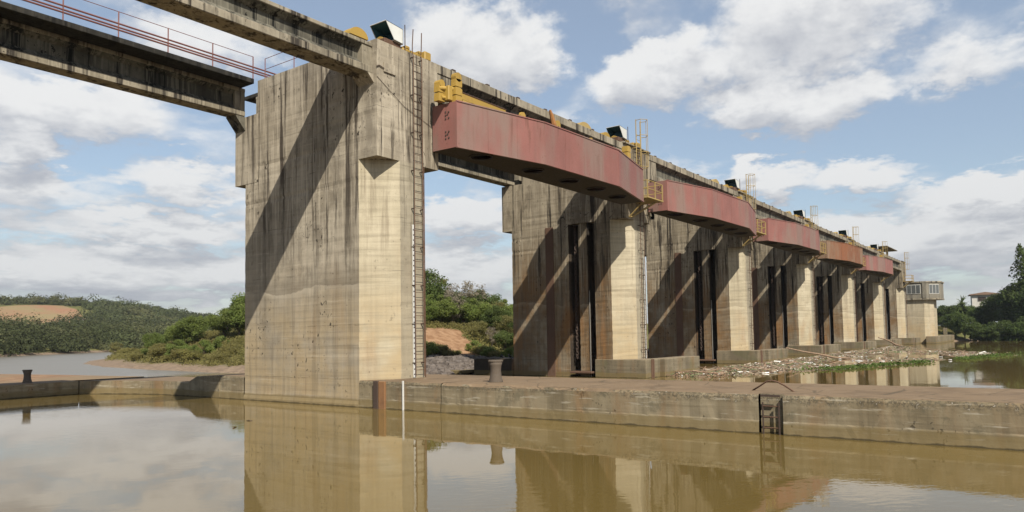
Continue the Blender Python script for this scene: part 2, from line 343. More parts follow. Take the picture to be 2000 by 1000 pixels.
# ------------------------------------------------------------------ mesh helpers
class MB:
    def __init__(s): s.v = []; s.f = []; s.m = []
    def add(s, vs, fs, mi=0):
        o = len(s.v); s.v += [tuple(v) for v in vs]; s.f += [tuple(i+o for i in f) for f in fs]; s.m += [mi]*len(fs); return s
    def box(s, x0, x1, y0, y1, z0, z1, mi=0):
        return s.add([(x, y, z) for z in (z0, z1) for x, y in ((x0, y0), (x1, y0), (x1, y1), (x0, y1))],
                     [(3, 2, 1, 0), (4, 5, 6, 7), (0, 1, 5, 4), (1, 2, 6, 5), (2, 3, 7, 6), (3, 0, 4, 7)], mi)
    def bbox(s, x0, x1, y0, y1, z0, z1, e=.02, mi=0):   # box with chamfered edges
        vs = []; 
        for sx, X, ix in ((0, x0, e), (1, x1, -e)):
            for sy, Y, iy in ((0, y0, e), (1, y1, -e)):
                for sz, Z, iz in ((0, z0, e), (1, z1, -e)):
                    vs += [(X, Y+iy, Z+iz), (X+ix, Y, Z+iz), (X+ix, Y+iy, Z)]
        bm = bmesh.new(); bv = [bm.verts.new(v) for v in vs]
        r = bmesh.ops.convex_hull(bm, input=bv); bmesh.ops.dissolve_limit(bm, angle_limit=.01, verts=bm.verts, edges=bm.edges)
        bm.verts.index_update(); s.add([v.co[:] for v in bm.verts], [[v.index for v in f.verts] for f in bm.faces], mi); bm.free(); return s
    def prism(s, poly, z0, z1, mi=0, side=None):     # poly counter-clockwise in plan
        n = len(poly); o = len(s.v)
        s.v += [(p[0], p[1], z0) for p in poly]+[(p[0], p[1], z1) for p in poly]
        s.f += [tuple(o+n+i for i in range(n)), tuple(o+n-1-i for i in range(n))]; s.m += [mi, mi]
        for i in range(n):
            j = (i+1) % n; s.f.append((o+i, o+j, o+n+j, o+n+i)); s.m.append(side[i] if side else mi)
        return s
    def prism_rough(s, poly, z0, z1, mi, side, step, jit, seed):    # prism with slightly worn arrises
        rg_ = random.Random(seed); n = len(poly); L = max(1, int((z1-z0)/step)); o = len(s.v)
        for l in range(L+1):
            z = z0+(z1-z0)*l/L
            for p in poly:
                q = jit*(1 if rg_.random() > .18 else 2.6)
                s.v.append((p[0]+rg_.uniform(-.2, 1)*q*(1 if p[0] < 1 else -1), p[1]+rg_.uniform(-.2, 1)*q*(1 if p[1] < 4 else -1), z))
        for l in range(L):
            for i in range(n):
                j = (i+1) % n; s.f.append((o+l*n+i, o+l*n+j, o+(l+1)*n+j, o+(l+1)*n+i)); s.m.append(side[i] if side else mi)
        s.f += [tuple(o+L*n+i for i in range(n)), tuple(o+n-1-i for i in range(n))]; s.m += [mi, mi]
        return s
    def extr(s, poly, axis, a, b, mi=0):      # poly in the plane across axis, extruded from a to b
        n = len(poly)
        def mk(p, q): return (q, p[0], p[1]) if axis == 'x' else (p[0], q, p[1])
        vs = [mk(p, a) for p in poly]+[mk(p, b) for p in poly]
        fs = [tuple(range(n))[::-1], tuple(range(n, 2*n))]+[(i, (i+1) % n, n+(i+1) % n, n+i) for i in range(n)]
        return s.add(vs, fs, mi)
    def tube(s, pts, rad, n=8, mi=0, cap=True):
        pts = [Vector(p) for p in pts]; m = len(pts)
        if not isinstance(rad, (list, tuple)): rad = [rad]*m
        o = len(s.v); prev = None
        for i, p in enumerate(pts):
            d = (pts[min(i+1, m-1)]-pts[max(i-1, 0)]).normalized()
            a = prev if prev and abs(prev.dot(d)) < .95 else (Vector((0, 0, 1)) if abs(d.z) < .9 else Vector((1, 0, 0)))
            a = (a-d*a.dot(d)).normalized(); bb = d.cross(a); prev = a
            for k in range(n):
                an = 2*math.pi*k/n; s.v.append(tuple(p+(a*math.cos(an)+bb*math.sin(an))*rad[i]))
        for i in range(m-1):
            for k in range(n):
                k2 = (k+1) % n; s.f.append((o+i*n+k, o+i*n+k2, o+(i+1)*n+k2, o+(i+1)*n+k)); s.m.append(mi)
        if cap:
            s.f.append(tuple(o+k for k in range(n))[::-1]); s.f.append(tuple(o+(m-1)*n+k for k in range(n))); s.m += [mi, mi]
        return s
    def lathe(s, prof, cx, cy, n=20, mi=0):
        o = len(s.v)
        for r, z in prof:
            for k in range(n): a = 2*math.pi*k/n; s.v.append((cx+r*math.cos(a), cy+r*math.sin(a), z))
        for i in range(len(prof)-1):
            for k in range(n):
                k2 = (k+1) % n; s.f.append((o+i*n+k, o+i*n+k2, o+(i+1)*n+k2, o+(i+1)*n+k)); s.m.append(mi)
        s.f.append(tuple(o+k for k in range(n))[::-1]); s.f.append(tuple(o+(len(prof)-1)*n+k for k in range(n))); s.m += [mi, mi]
        return s
    def build(s, name, mats, parent=None, smooth=False, origin=None):
        if origin is not None: s.v = [(a-origin[0], b-origin[1], c-origin[2]) for a, b, c in s.v]
        me = bpy.data.meshes.new(name); me.from_pydata(s.v, [], s.f)
        if isinstance(mats, str): mats = [mats]
        for mm in mats: me.materials.append(MATS[mm])
        if any(s.m): me.polygons.foreach_set('material_index', s.m)
        if smooth: me.polygons.foreach_set('use_smooth', [True]*len(s.f))
        me.validate(); me.update()
        o = bpy.data.objects.new(name, me); COL.objects.link(o)
        if parent is not None: o.parent = parent
        if origin is not None: o.location = origin if parent is None else (0, 0, 0)
        return o
def tag(o, label=None, cat=None, group=None, kind=None):
    if label: o['label'] = label
    if cat: o['category'] = cat
    if group: o['group'] = group
    if kind: o['kind'] = kind
    return o
def thing(name, loc, label, cat, group=None, rz=0):
    o = bpy.data.objects.new(name, None); COL.objects.link(o); o.location = loc; o.rotation_euler.z = rz; o.empty_display_size = .3
    return tag(o, label, cat, group)
KIDS = {}
def copy_tree(o, parent=None):
    c = o.copy(); COL.objects.link(c)
    if parent is not None: c.parent = parent
    for ch in [k for k in o.children]: copy_tree(ch, c)
    return c

XW, YN, S = 18.93, 20.01, 19.697
PX = [XW+S*k for k in range(7)]
ORD = ['first', 'second', 'third', 'fourth', 'fifth', 'sixth', 'seventh']

# ------------------------------------------------------------------ ground, water
def hsmooth(a, b, v): q = np.clip((v-a)/(b-a), 0, 1); return q*q*(3-2*q)
rngn = np.random.default_rng(5)
def vnoise(x, y, s, seed):
    r = np.random.default_rng(seed); G = r.random((64, 64))
    u, v = x/s, y/s; i, j = np.floor(u).astype(int), np.floor(v).astype(int); fu, fv = u-i, v-j
    fu = fu*fu*(3-2*fu); fv = fv*fv*(3-2*fv)
    g = lambda a, b: G[a % 64, b % 64]
    return (g(i, j)*(1-fu)+g(i+1, j)*fu)*(1-fv)+(g(i, j+1)*(1-fu)+g(i+1, j+1)*fu)*fv-.5
SHORE = np.array([(300, 44), (140, 43), (90, 37), (60, 33), (42, 31.7), (36.8, 33), (34.6, 40), (32.6, 54.7), (33.6, 60), (34.2, 67.5), (36, 79), (40, 92), (46, 104), (60, 120), (90, 150), (150, 185), (300, 230), (700, 260)], float)
def polydist(px, py, poly, closed=False):
    d = np.full(px.shape, 1e9); n = len(poly)
    for i in range(n if closed else n-1):
        a, b_ = poly[i], poly[(i+1) % n]; e = b_-a; L = (e**2).sum()
        tt = np.clip(((px-a[0])*e[0]+(py-a[1])*e[1])/L, 0, 1)
        d = np.minimum(d, np.hypot(px-a[0]-tt*e[0], py-a[1]-tt*e[1]))
    return d
def inside(px, py, poly):
    c = np.zeros(px.shape, bool); n = len(poly); j = n-1
    for i in range(n):
        xi, yi = poly[i]; xj, yj = poly[j]
        with np.errstate(divide='ignore', invalid='ignore'):
            c ^= ((yi > py) != (yj > py)) & (px < (xj-xi)*(py-yi)/(yj-yi+1e-12)+xi)
        j = i
    return c
PEN = np.vstack([SHORE, [(3000, 300), (3000, 44)]])
FARB = np.array([(-3000, 150), (-60, 150), (20, 156), (52, 158), (66, 170), (100, 196), (170, 232), (300, 275), (700, 310), (3000, 350), (3000, 4000), (-3000, 4000)], float)
RB = np.array([(150, 20.5), (168, 16), (176, 9), (176, 3), (170, -20), (165, -60), (150, -400), (3000, -400), (3000, 43.9), (150, 43.9)], float)
def height(x, y):
    n = vnoise(x, y, 6, 1)*.7+vnoise(x, y, 17, 2)*1.6
    z = np.full(x.shape, -3.0)
    d = polydist(x, y, PEN, True)*np.where(inside(x, y, PEN), 1, -1)
    zp = np.interp(d, [-8, 0, 4, 8, 10, 14, 25, 60, 200], [-3, 0, .6, 1.05, 1.5, 3.1, 3.8, 5, 7])+n*np.clip(d/14, 0, 1)*.6
    z = np.maximum(z, zp)
    d = polydist(x, y, FARB, True)*np.where(inside(x, y, FARB), 1, -1)
    zf = np.interp(d, [-10, 0, 6, 30, 120, 400, 3000], [-3, 0, 2.0, 3.5, 6, 9, 40])+vnoise(x, y, 60, 3)*2*np.clip(d/60, 0, 1)
    for (hx, hy, sx, sy, hh, an) in HILLS:
        ca, sa = math.cos(an), math.sin(an); u = ((x-hx)*ca+(y-hy)*sa)/sx; v = ((y-hy)*ca-(x-hx)*sa)/sy
        zf = zf+hh*np.exp(-(u*u+v*v)/2)*np.clip(d/40, 0, 1)
    z = np.maximum(z, zf)
    d = polydist(x, y, RB, True)*np.where(inside(x, y, RB), 1, -1)
    zr = np.interp(d, [-8, 0, 3, 10, 30, 100, 3000], [-3, 0, .8, 1.8, 3.6, 6, 20])+n*np.clip(d/14, 0, 1)*.5
    return np.maximum(z, zr)
HILLS = [(186, 436, 62, 48, 14.0, -.39), (80, 470, 60, 50, 8, -.39), (312, 575, 170, 60, 4.5, -.5), (560, 760, 300, 90, 9, -.4), (-200, 600, 200, 100, 8, 0)]
def axis_(lo, hi, f0, f1, fine, grow):
    a = list(np.arange(f0, f1, fine)); s_ = fine
    while a[-1] < hi: s_ *= grow; a.append(a[-1]+s_)
    s_ = fine; b_ = [f0]
    while b_[-1] > lo: s_ *= grow; b_.append(b_[-1]-s_)
    return np.array(b_[:0:-1]+a)
gx, gy = axis_(-2500, 3500, 20, 260, 2.0, 1.12), axis_(-2500, 3500, -30, 240, 2.0, 1.12)
X_, Y_ = np.meshgrid(gx, gy, indexing='ij'); Z_ = height(X_, Y_)
nx, ny = X_.shape
def grid_mesh(name, X, Y, Z, mat, kind='structure', parent=None, smooth=True):
    nx, ny = X.shape; me = bpy.data.meshes.new(name)
    V = np.stack([X, Y, Z], -1).reshape(-1, 3); I = np.arange(nx*ny).reshape(nx, ny)
    Fq = np.stack([I[:-1, :-1], I[1:, :-1], I[1:, 1:], I[:-1, 1:]], -1).reshape(-1, 4)
    me.vertices.add(len(V)); me.vertices.foreach_set('co', V.ravel().astype(np.float32))
    me.loops.add(Fq.size); me.loops.foreach_set('vertex_index', Fq.ravel().astype(np.int32))
    me.polygons.add(len(Fq)); me.polygons.foreach_set('loop_start', np.arange(0, Fq.size, 4, dtype=np.int32))
    me.polygons.foreach_set('use_smooth', np.full(len(Fq), smooth)); me.update(calc_edges=True); me.validate()
    me.materials.append(MATS[mat]); o = bpy.data.objects.new(name, me); COL.objects.link(o)
    if parent is not None: o.parent = parent
    if kind: o['kind'] = kind
    return o
grid_mesh('ground', X_, Y_, Z_, 'terrain')
MB().add([(-2600, -2600, 0), (3600, -2600, 0), (3600, 3600, 0), (-2600, 3600, 0)], [(0, 1, 2, 3)]).build('river_water', 'water')['kind'] = 'structure'
def Zat(x, y): return float(height(np.array([float(x)]), np.array([float(y)]))[0])

# ------------------------------------------------------------------ lock walls
def rough_block(poly_profile, name, mats, parent): ...
def wall_segment(y0, y1, top, parent, x0=XW-.02, x1=23.2, name='wall_segment', seed=0):
    # a length of wall with a ragged upper arris: rows of vertices up the face, over the edge and across the top
    rr = np.random.default_rng(seed); n = max(2, int((y1-y0)/.14)); ys = np.linspace(y0+.012, y1-.012, n)
    rows = [(x0-.03, -2), (x0-.03, .02), (x0-.012, .3), (x0, .34), (x0, top-.22), (x0, top-.09), (x0+.03, top-.015), (x0+.12, top), (x0+.9, top), (x1-.05, top), (x1, top-.05), (x1, -2)]
    X = np.zeros((len(rows), n)); Y = np.tile(ys, (len(rows), 1)); Z = np.zeros((len(rows), n))
    chip = np.clip(vnoise(ys, ys*0, .33, seed+7)*1.5+vnoise(ys, ys*0, 1.7, seed+8)*1.4, 0, 1)
    for i, (rx, rz) in enumerate(rows):
        X[i] = rx; Z[i] = rz
        if 0 < i < 9: X[i] += rr.normal(0, .0022, n)
        if i == 6: X[i] += chip*.07; Z[i] -= chip*.05
        if i == 7: X[i] += chip*.13; Z[i] -= chip*.012
    X[:, 0] = X[:, -1] = [q[0] for q in rows]
    o = grid_mesh(name, X, Y, Z, 'wall', None, parent, False)
    return o
lw = thing('lock_wall', (XW+2, 10, 0), 'long low concrete lock wall with chipped edge in front of the piers', 'wall')
def under(o, t): o.parent = t; o.matrix_parent_inverse = Matrix.Translation(-Vector(t.location)); return o
NY0, NY1 = 5.56, 6.14
cuts = [-60, -44, -30, -18, -8, NY0]
for i in range(len(cuts)-1): under(wall_segment(cuts[i], cuts[i+1], 1.0, None, seed=20+i), lw)
cuts = [NY1, 16.93, 18.72, 21.03]
for i in range(len(cuts)-1): under(wall_segment(cuts[i], cuts[i+1], 1.0, None, seed=40+i), lw)
under(wall_segment(21.03, 28.27, .99, None, x0=XW+.25, seed=50), lw); under(wall_segment(28.27, 30.1, 1.0, None, seed=51), lw)
mb = MB(); mb.box(XW+.15, 23.2, NY0-.012, NY1+.012, -2, 1.0); under(mb.build('niche_back', 'wall'), lw)
# stepped shoulder and the curved low wall that closes the lock
mb = MB(); mb.extr([(30.12, -2), (33.0, -2), (33.0, .66), (32.55, .68), (31.9, .93), (30.6, .985), (30.12, .985)], 'x', XW-.05, 21.4); under(mb.build('shoulder', 'wall'), lw)
arc = [(18.88, 33.02), (18.75, 34.6), (18.35, 36.2), (17.75, 37.7), (16.95, 39.2)]
mb = MB(); mb.prism(arc+[(21.4, 39.2), (21.4, 33.02)], -2, .655); under(mb.build('curved_wall', 'wall'), lw)
ew = MB().bbox(-1.5, 16.93, 39.2, 41.2, -2, .66, .04).build('lock_end_wall', 'wall'); tag(ew, 'low concrete wall closing the far end of the lock, under the left bollard', 'wall')
ap = MB(); rr = random.Random(3)
ap.add([(-40, 41.2, .60), (-40, 80, .60), (18.6, 80, .45), (19.4, 60, .5), (20.3, 50, .58), (21.2, 41.2, .60)], [(0, 5, 4, 3, 2, 1)])
ap.add([(18.6, 80, .45), (19.4, 60, .5), (20.3, 50, .58), (21.2, 41.2, .60), (20.2, 80, -1.2), (21.4, 60, -1.2), (22.4, 50, -1.2), (22.6, 41.2, -1.2)], [(0, 1, 5, 4), (1, 2, 6, 5), (2, 3, 7, 6)])
ap.build('lock_apron', 'apron_earth')['kind'] = 'structure'
cw = MB().bbox(-4.2, .35, -60, 41.2, -2, .98, .04).build('near_lock_wall', 'wall'); tag(cw, 'concrete lock wall on the near side of the water', 'wall')

# small things on the wall
fp = thing('fender_plate', (XW-.05, 19.9, 0), 'pair of rusty steel strips set upright in the lock wall', 'fender')
MB().bbox(-.09, .03, .02, .26, -.6, 1.0, .015).build('strip', 'rust_dark', fp)
MB().bbox(-.07, .03, -.32, -.0, -.6, .985, .015).build('strip', 'rust_light', fp)
wg = MB().bbox(XW-.095, XW-.04, 18.66, 18.72, -.8, 1.03, .006).build('depth_mark', 'white_paint'); tag(wg, 'thin white upright strip on the lock wall dipping into the water', 'gauge')
def bollard(loc, label, sc__=1.):
    o = thing('bollard', loc, label, 'bollard', 'mooring bollards'); o.scale = (sc__,)*3
    MB().lathe([(.27, -.02), (.26, .03), (.21, .22), (.19, .42), (.21, .60), (.26, .74)], 0, 0, 22).build('stem', 'bollard', o, True)
    MB().lathe([(.262, .73), (.275, .745), (.27, .79), (.25, .805)], 0, 0, 22).build('cap', 'bollard', o, False)
bollard((20.05, 15.45, 1.0), 'waisted grey iron bollard on the wall in front of the open bay', .94)
bollard((15.0, 40.2, .66), 'dark iron bollard on the low wall at the lock end', .78)
bl = thing('boat_ladder', (XW-.03, 5.85, 0), 'short rusty iron ladder hung in the notch of the lock wall', 'ladder')
for s_ in (-1, 1): MB().box(-.01, .04, s_*.20-.014, s_*.20+.014, -1.0, .80).build('stile', 'rust_dark', bl)
for i in range(5): MB().tube([(.015, -.22, .70-.27*i), (.015, .22, .70-.27*i)], .017, 8).build('rung', 'rust', bl)
MB().box(-.03, .03, -.24, .24, .94, .99).build('top_bar', 'rust_dark', bl)
hp = MB().tube([(20.0, 6.68, .98), (19.95, 6.45, 1.12), (19.9, 6.25, 1.25), (19.9, 6.1, 1.285), (19.9, 5.95, 1.25), (19.95, 5.78, 1.15), (20.0, 5.55, .98)], .022, 8).build('grab_hoop', 'rust', None, True)
tag(hp, 'bent rusty pipe hoop arching over the boat ladder', 'handrail')

# ------------------------------------------------------------------ piers (local: x along the dam, y downstream from the nose)
YC, XC, WP, YE, YO, ZS, ZT = 1.015, 1.19, 2.5, 8.27, 9.03, 9.36, 13.8
def pier(X0, label, groove):
    o = thing('pier', (X0, YN, 0), label, 'pier', 'dam piers')
    if groove: left = [(0, YE), (0, 3.95), (.8, 3.95), (.8, 3.28), (.10, 3.28), (.10, 2.66), (.8, 2.66), (.8, 2.12), (0, 2.12), (0, YC)]
    else: left = [(0, YE), (0, YC)]
    poly = left+[(XC, 0), (WP, 0), (WP, YE)]
    n = len(poly); side = [0]*n; side[len(left)-1] = 1; side[len(left)] = 2
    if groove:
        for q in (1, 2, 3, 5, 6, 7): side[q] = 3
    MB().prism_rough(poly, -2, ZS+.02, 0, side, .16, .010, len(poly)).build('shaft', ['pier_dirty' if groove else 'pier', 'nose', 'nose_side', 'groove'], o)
    mb = MB(); mb.prism_rough([(-.003, 0), (3.4, 0), (3.4, 7.4), (-.003, 7.4)], ZS, ZT, 0, None, .16, .010, 5); mb.build('head', 'pier' if not groove else 'pier_dirty', o)
    MB().prism([(-.003, 7.402), (3.4, 7.402), (3.4, YO), (-.003, YO)], ZS, 12.36).build('rear_bracket', 'pier_dirty' if groove else 'pier', o)
    MB().bbox(.25, .95, 7.6, 8.6, 12.36, 12.44, .01).build('bearing_pad', 'rust_dark', o)
    MB().bbox(-.10, 3.45, -.12, 7.5, ZT, ZT+.10, .02).build('cap_slab', 'beam', o) if groove else None
    return o
P1 = pier(PX[0], 'huge near concrete pier beside the lock with a bare sunlit nose', False)
MB().extr([(-.06, -2), (-.06, .10), (-.03, .22), (.3, .22), (.3, -2)], 'y', 1.03, YE-.01).build('plinth', 'pier', P1)
# ledge and corbel that carry the lock bridge beam
MB().extr([(-.32, 12.47), (-.003, 12.14), (-.003, 12.47)], 'y', .15, 1.0).build('corbel', 'pier', P1)
MB().extr([(-.5, 12.37), (-.004, 11.75), (-.004, 12.37)], 'y', 8.3, 9.02).build('corbel', 'beam_web', P1)  # dark web concrete stands in for shade on this down-facing corbel
MB().bbox(.35, .95, -.05, .3, 12.62, 13.0, .01).build('ledge', 'pier', P1)
MB().tube([(-.03, -.03, 12.72), (.1, -.03, 12.80), (.5, -.03, 12.72), (.62, -.03, 12.64)], .018, 6).build('conduit', 'rust_dark', P1)
MB().tube([(.0, -.02, 12.35), (1.4, -.02, 11.55), (3.38, -.02, 10.95)], .009, 6).build('cable', 'rust_dark', P1)
P2 = pier(PX[1], 'second pier with gate grooves and rusty stains beneath the end of the nearest red gate', True)
gs = MB().bbox(-.05, .02, 5.05, 5.63, -1, 9.3, .01).build('guide_strip', 'rust', P2)
ch = MB()
for i in range(44):
    z = 1.2+i*.185
    pts = [(.22+(0 if i % 2 else math.cos(a)*.07), 3.6+(math.cos(a)*.07 if i % 2 else 0), z+math.sin(a)*.13) for a in [2*math.pi*k/8 for k in range(9)]]
    ch.tube(pts, .028, 5, cap=False)
ch.build('chain', 'rust_dark', P2)
MB().tube([(.08, 2.57, -1), (.08, 2.57, 5.2)], .022, 8).build('guide_pipe', 'grey_steel', P2)
MB().bbox(-.35, .5, 2.3, 3.8, .22, .34, .02).build('grille', 'rust', P2)
# footing of the pier with the sill beyond a slot
MB().bbox(-.10, 1.75, -1.15, 2.2, -2, 1.06, .03).build('footing', 'sill', P2)
MB().bbox(-.02, 3.0, 8.29, 11.6, -2, 1.06, .03).build('footing', 'groove', P2)  # near-black material puts the gate's and beam's shade into this footing's colour
MB().bbox(2.02, 7.3, -1.35, -.3, -2, 1.05, .03).build('sill_block', 'sill', P2)
MB().bbox(2.6, 7.3, -.29, 4, -2, .86, .03).build('sill_block', 'sill', P2)
for yy in (-.95, -.78): MB().bbox(.55+(yy+.95)*1.2, .68+(yy+.95)*1.2, -1.21, -1.14, -1.6, 1.07, .01).build('steel_strip', 'rust', P2)
PIERS = [P1, P2]
PL = ['third pier, its nose sunlit between the second and third red gates', 'fourth pier, standing between a red gate and the rusted gate',
      'fifth pier, between the rusted gate and the last red gate', 'sixth pier, under the far end of the last red gate', 'last pier, beside the control room at the end of the dam']
for k in range(2, 7):
    c = copy_tree(P2); c.location.x = PX[k]; c['label'] = PL[k-2]; PIERS.append(c)

# ------------------------------------------------------------------ bridge beams
def ibeam(mb, x0, x1, y0, y1, zb, zt, web, bf, tf, endl=.7, mi=(0, 1)):
    ym = (y0+y1)/2; hw = web/2
    mb.bbox(x0, x1, y0, y1, zb, zb+bf, .025, mi[0]); mb.bbox(x0, x1, y0, y1, zt-tf, zt, .025, mi[0])
    mb.extr([(y0+.03, zb+bf-.002), (y1-.03, zb+bf-.002), (ym+hw, zb+bf+.22), (ym+hw, zt-tf-.18), (y1-.03, zt-tf+.002), (y0+.03, zt-tf+.002), (ym-hw, zt-tf-.18), (ym-hw, zb+bf+.22)][::-1], 'x', x0+.01, x1-.01, mi[1])
    for a in (x0, x1-endl): mb.box(a+.005, a+endl-.005, y0+.04, y1-.04, zb+bf-.01, zt-tf+.01, mi[0])
def lockbeam():
    o = thing('bridge_beam', (8, 20.2, 12.2), 'stained concrete beam crossing over the lock, ending at the near pier corner', 'beam')
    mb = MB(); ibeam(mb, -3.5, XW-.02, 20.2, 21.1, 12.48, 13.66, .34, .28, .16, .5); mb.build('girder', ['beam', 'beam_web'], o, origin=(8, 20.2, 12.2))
    MB().bbox(-3.5, XW-.02, 21.11, 22.2, 13.36, 13.84, .03).build('crane_way', 'beam', o, origin=(8, 20.2, 12.2))
    return o
lockbeam()
rb = thing('walkway_beam', (8, 28.6, 12.4), 'dark stained concrete walkway girder over the lock with a red railing', 'beam')
og = (8, 28.6, 12.4)
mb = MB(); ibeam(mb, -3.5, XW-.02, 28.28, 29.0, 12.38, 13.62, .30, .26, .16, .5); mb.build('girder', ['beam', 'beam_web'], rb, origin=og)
MB().bbox(-3.5, 18.75, 27.40, 29.9, 13.62, 13.84, .02).build('deck', 'deck_black', rb, origin=og)
posts = [18.72-1.9*i for i in range(11)]
for px_ in posts: MB().tube([(px_, 27.45, 13.7), (px_, 27.45, 14.82)], .024, 8).build('railing_post', 'rail_red', rb, origin=og)
for z in (14.36, 14.22, 14.12): MB().tube([(-3.4, 27.45, z), (20.5, 27.45, z)], .036, 8).build('railing_pipe', 'rail_red', rb, origin=og)
MB().tube([(-3.4, 27.45, 14.81), (18.72, 27.45, 14.81)], .014, 6).build('top_rail', 'rail_red', rb, origin=og)
for z in (14.1, 13.98): MB().tube([(-3.4, 29.6, z), (18.5, 29.6, z)], .025, 6).build('far_cable', 'white_paint', rb, origin=og)
# railing that returns along the pier head
pr = thing('pier_railing', (19.2, 26, 13.8), 'thin red railing standing on top of the near pier', 'railing'); og2 = (19.2, 26, 13.8)
for yy in (27.2, 25.2, 23.6): MB().tube([(19.15, yy, 13.75), (19.15, yy, 14.8)], .02, 6).build('post', 'rail_red', pr, origin=og2)
for z in (14.32, 14.79): MB().tube([(19.15, 27.2, z), (19.15, 23.6, z)], .014, 6).build('rail', 'rail_red', pr, origin=og2)

def baybeams(k):
    X0 = PX[k]+3.4; L = S-3.4
    o = thing('bridge_beam', (X0, 20, 12.2), '', 'beam', 'upstream deck beams')
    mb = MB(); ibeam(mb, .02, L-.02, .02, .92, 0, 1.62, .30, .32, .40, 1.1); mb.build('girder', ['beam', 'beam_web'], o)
    for i in range(7): MB().bbox(1.0+i*2.35, 1.22+i*2.35, .05, .28, 1.62, 1.70, .01).build('rail_clip', 'rust_dark', o)
    MB().box(.1, L-.1, .34, .42, 1.62, 1.70).build('crane_rail', 'rust_dark', o)
    return o
bb = baybeams(0); bb['label'] = 'stained concrete deck beam above the nearest red gate'
BLs = ['concrete deck beam above the second red gate', 'concrete deck beam above the third red gate', 'concrete deck beam above the rusted gate', 'concrete deck beam above the last red gate', 'concrete deck beam over the gateless bay at the far end']
for k in range(1, 6):
    c = copy_tree(bb); c.location.x = PX[k]+3.4; c['label'] = BLs[k-1]
def rearbeam(k):
    X0 = PX[k]+.5; o = thing('walkway_beam', (X0, 28.3, 12.44), '', 'beam', 'downstream walkway beams')
    mb = MB(); ibeam(mb, .5, S-.02, 0, .72, 0, 1.24, .3, .26, .16, .5); mb.build('girder', ['beam', 'beam_web'], o)
    MB().bbox(.5, S-.02, -.88, 1.6, 1.24, 1.42, .02).build('deck', 'deck_black', o); return o
r0 = rearbeam(0); r0['label'] = 'downstream walkway girder seen beneath the nearest red gate'
for k in range(1, 6):
    c = copy_tree(r0); c.location.x = PX[k]+.5; c['label'] = 'downstream walkway girder between the '+ORD[k]+' and '+ORD[k+1]+' piers'

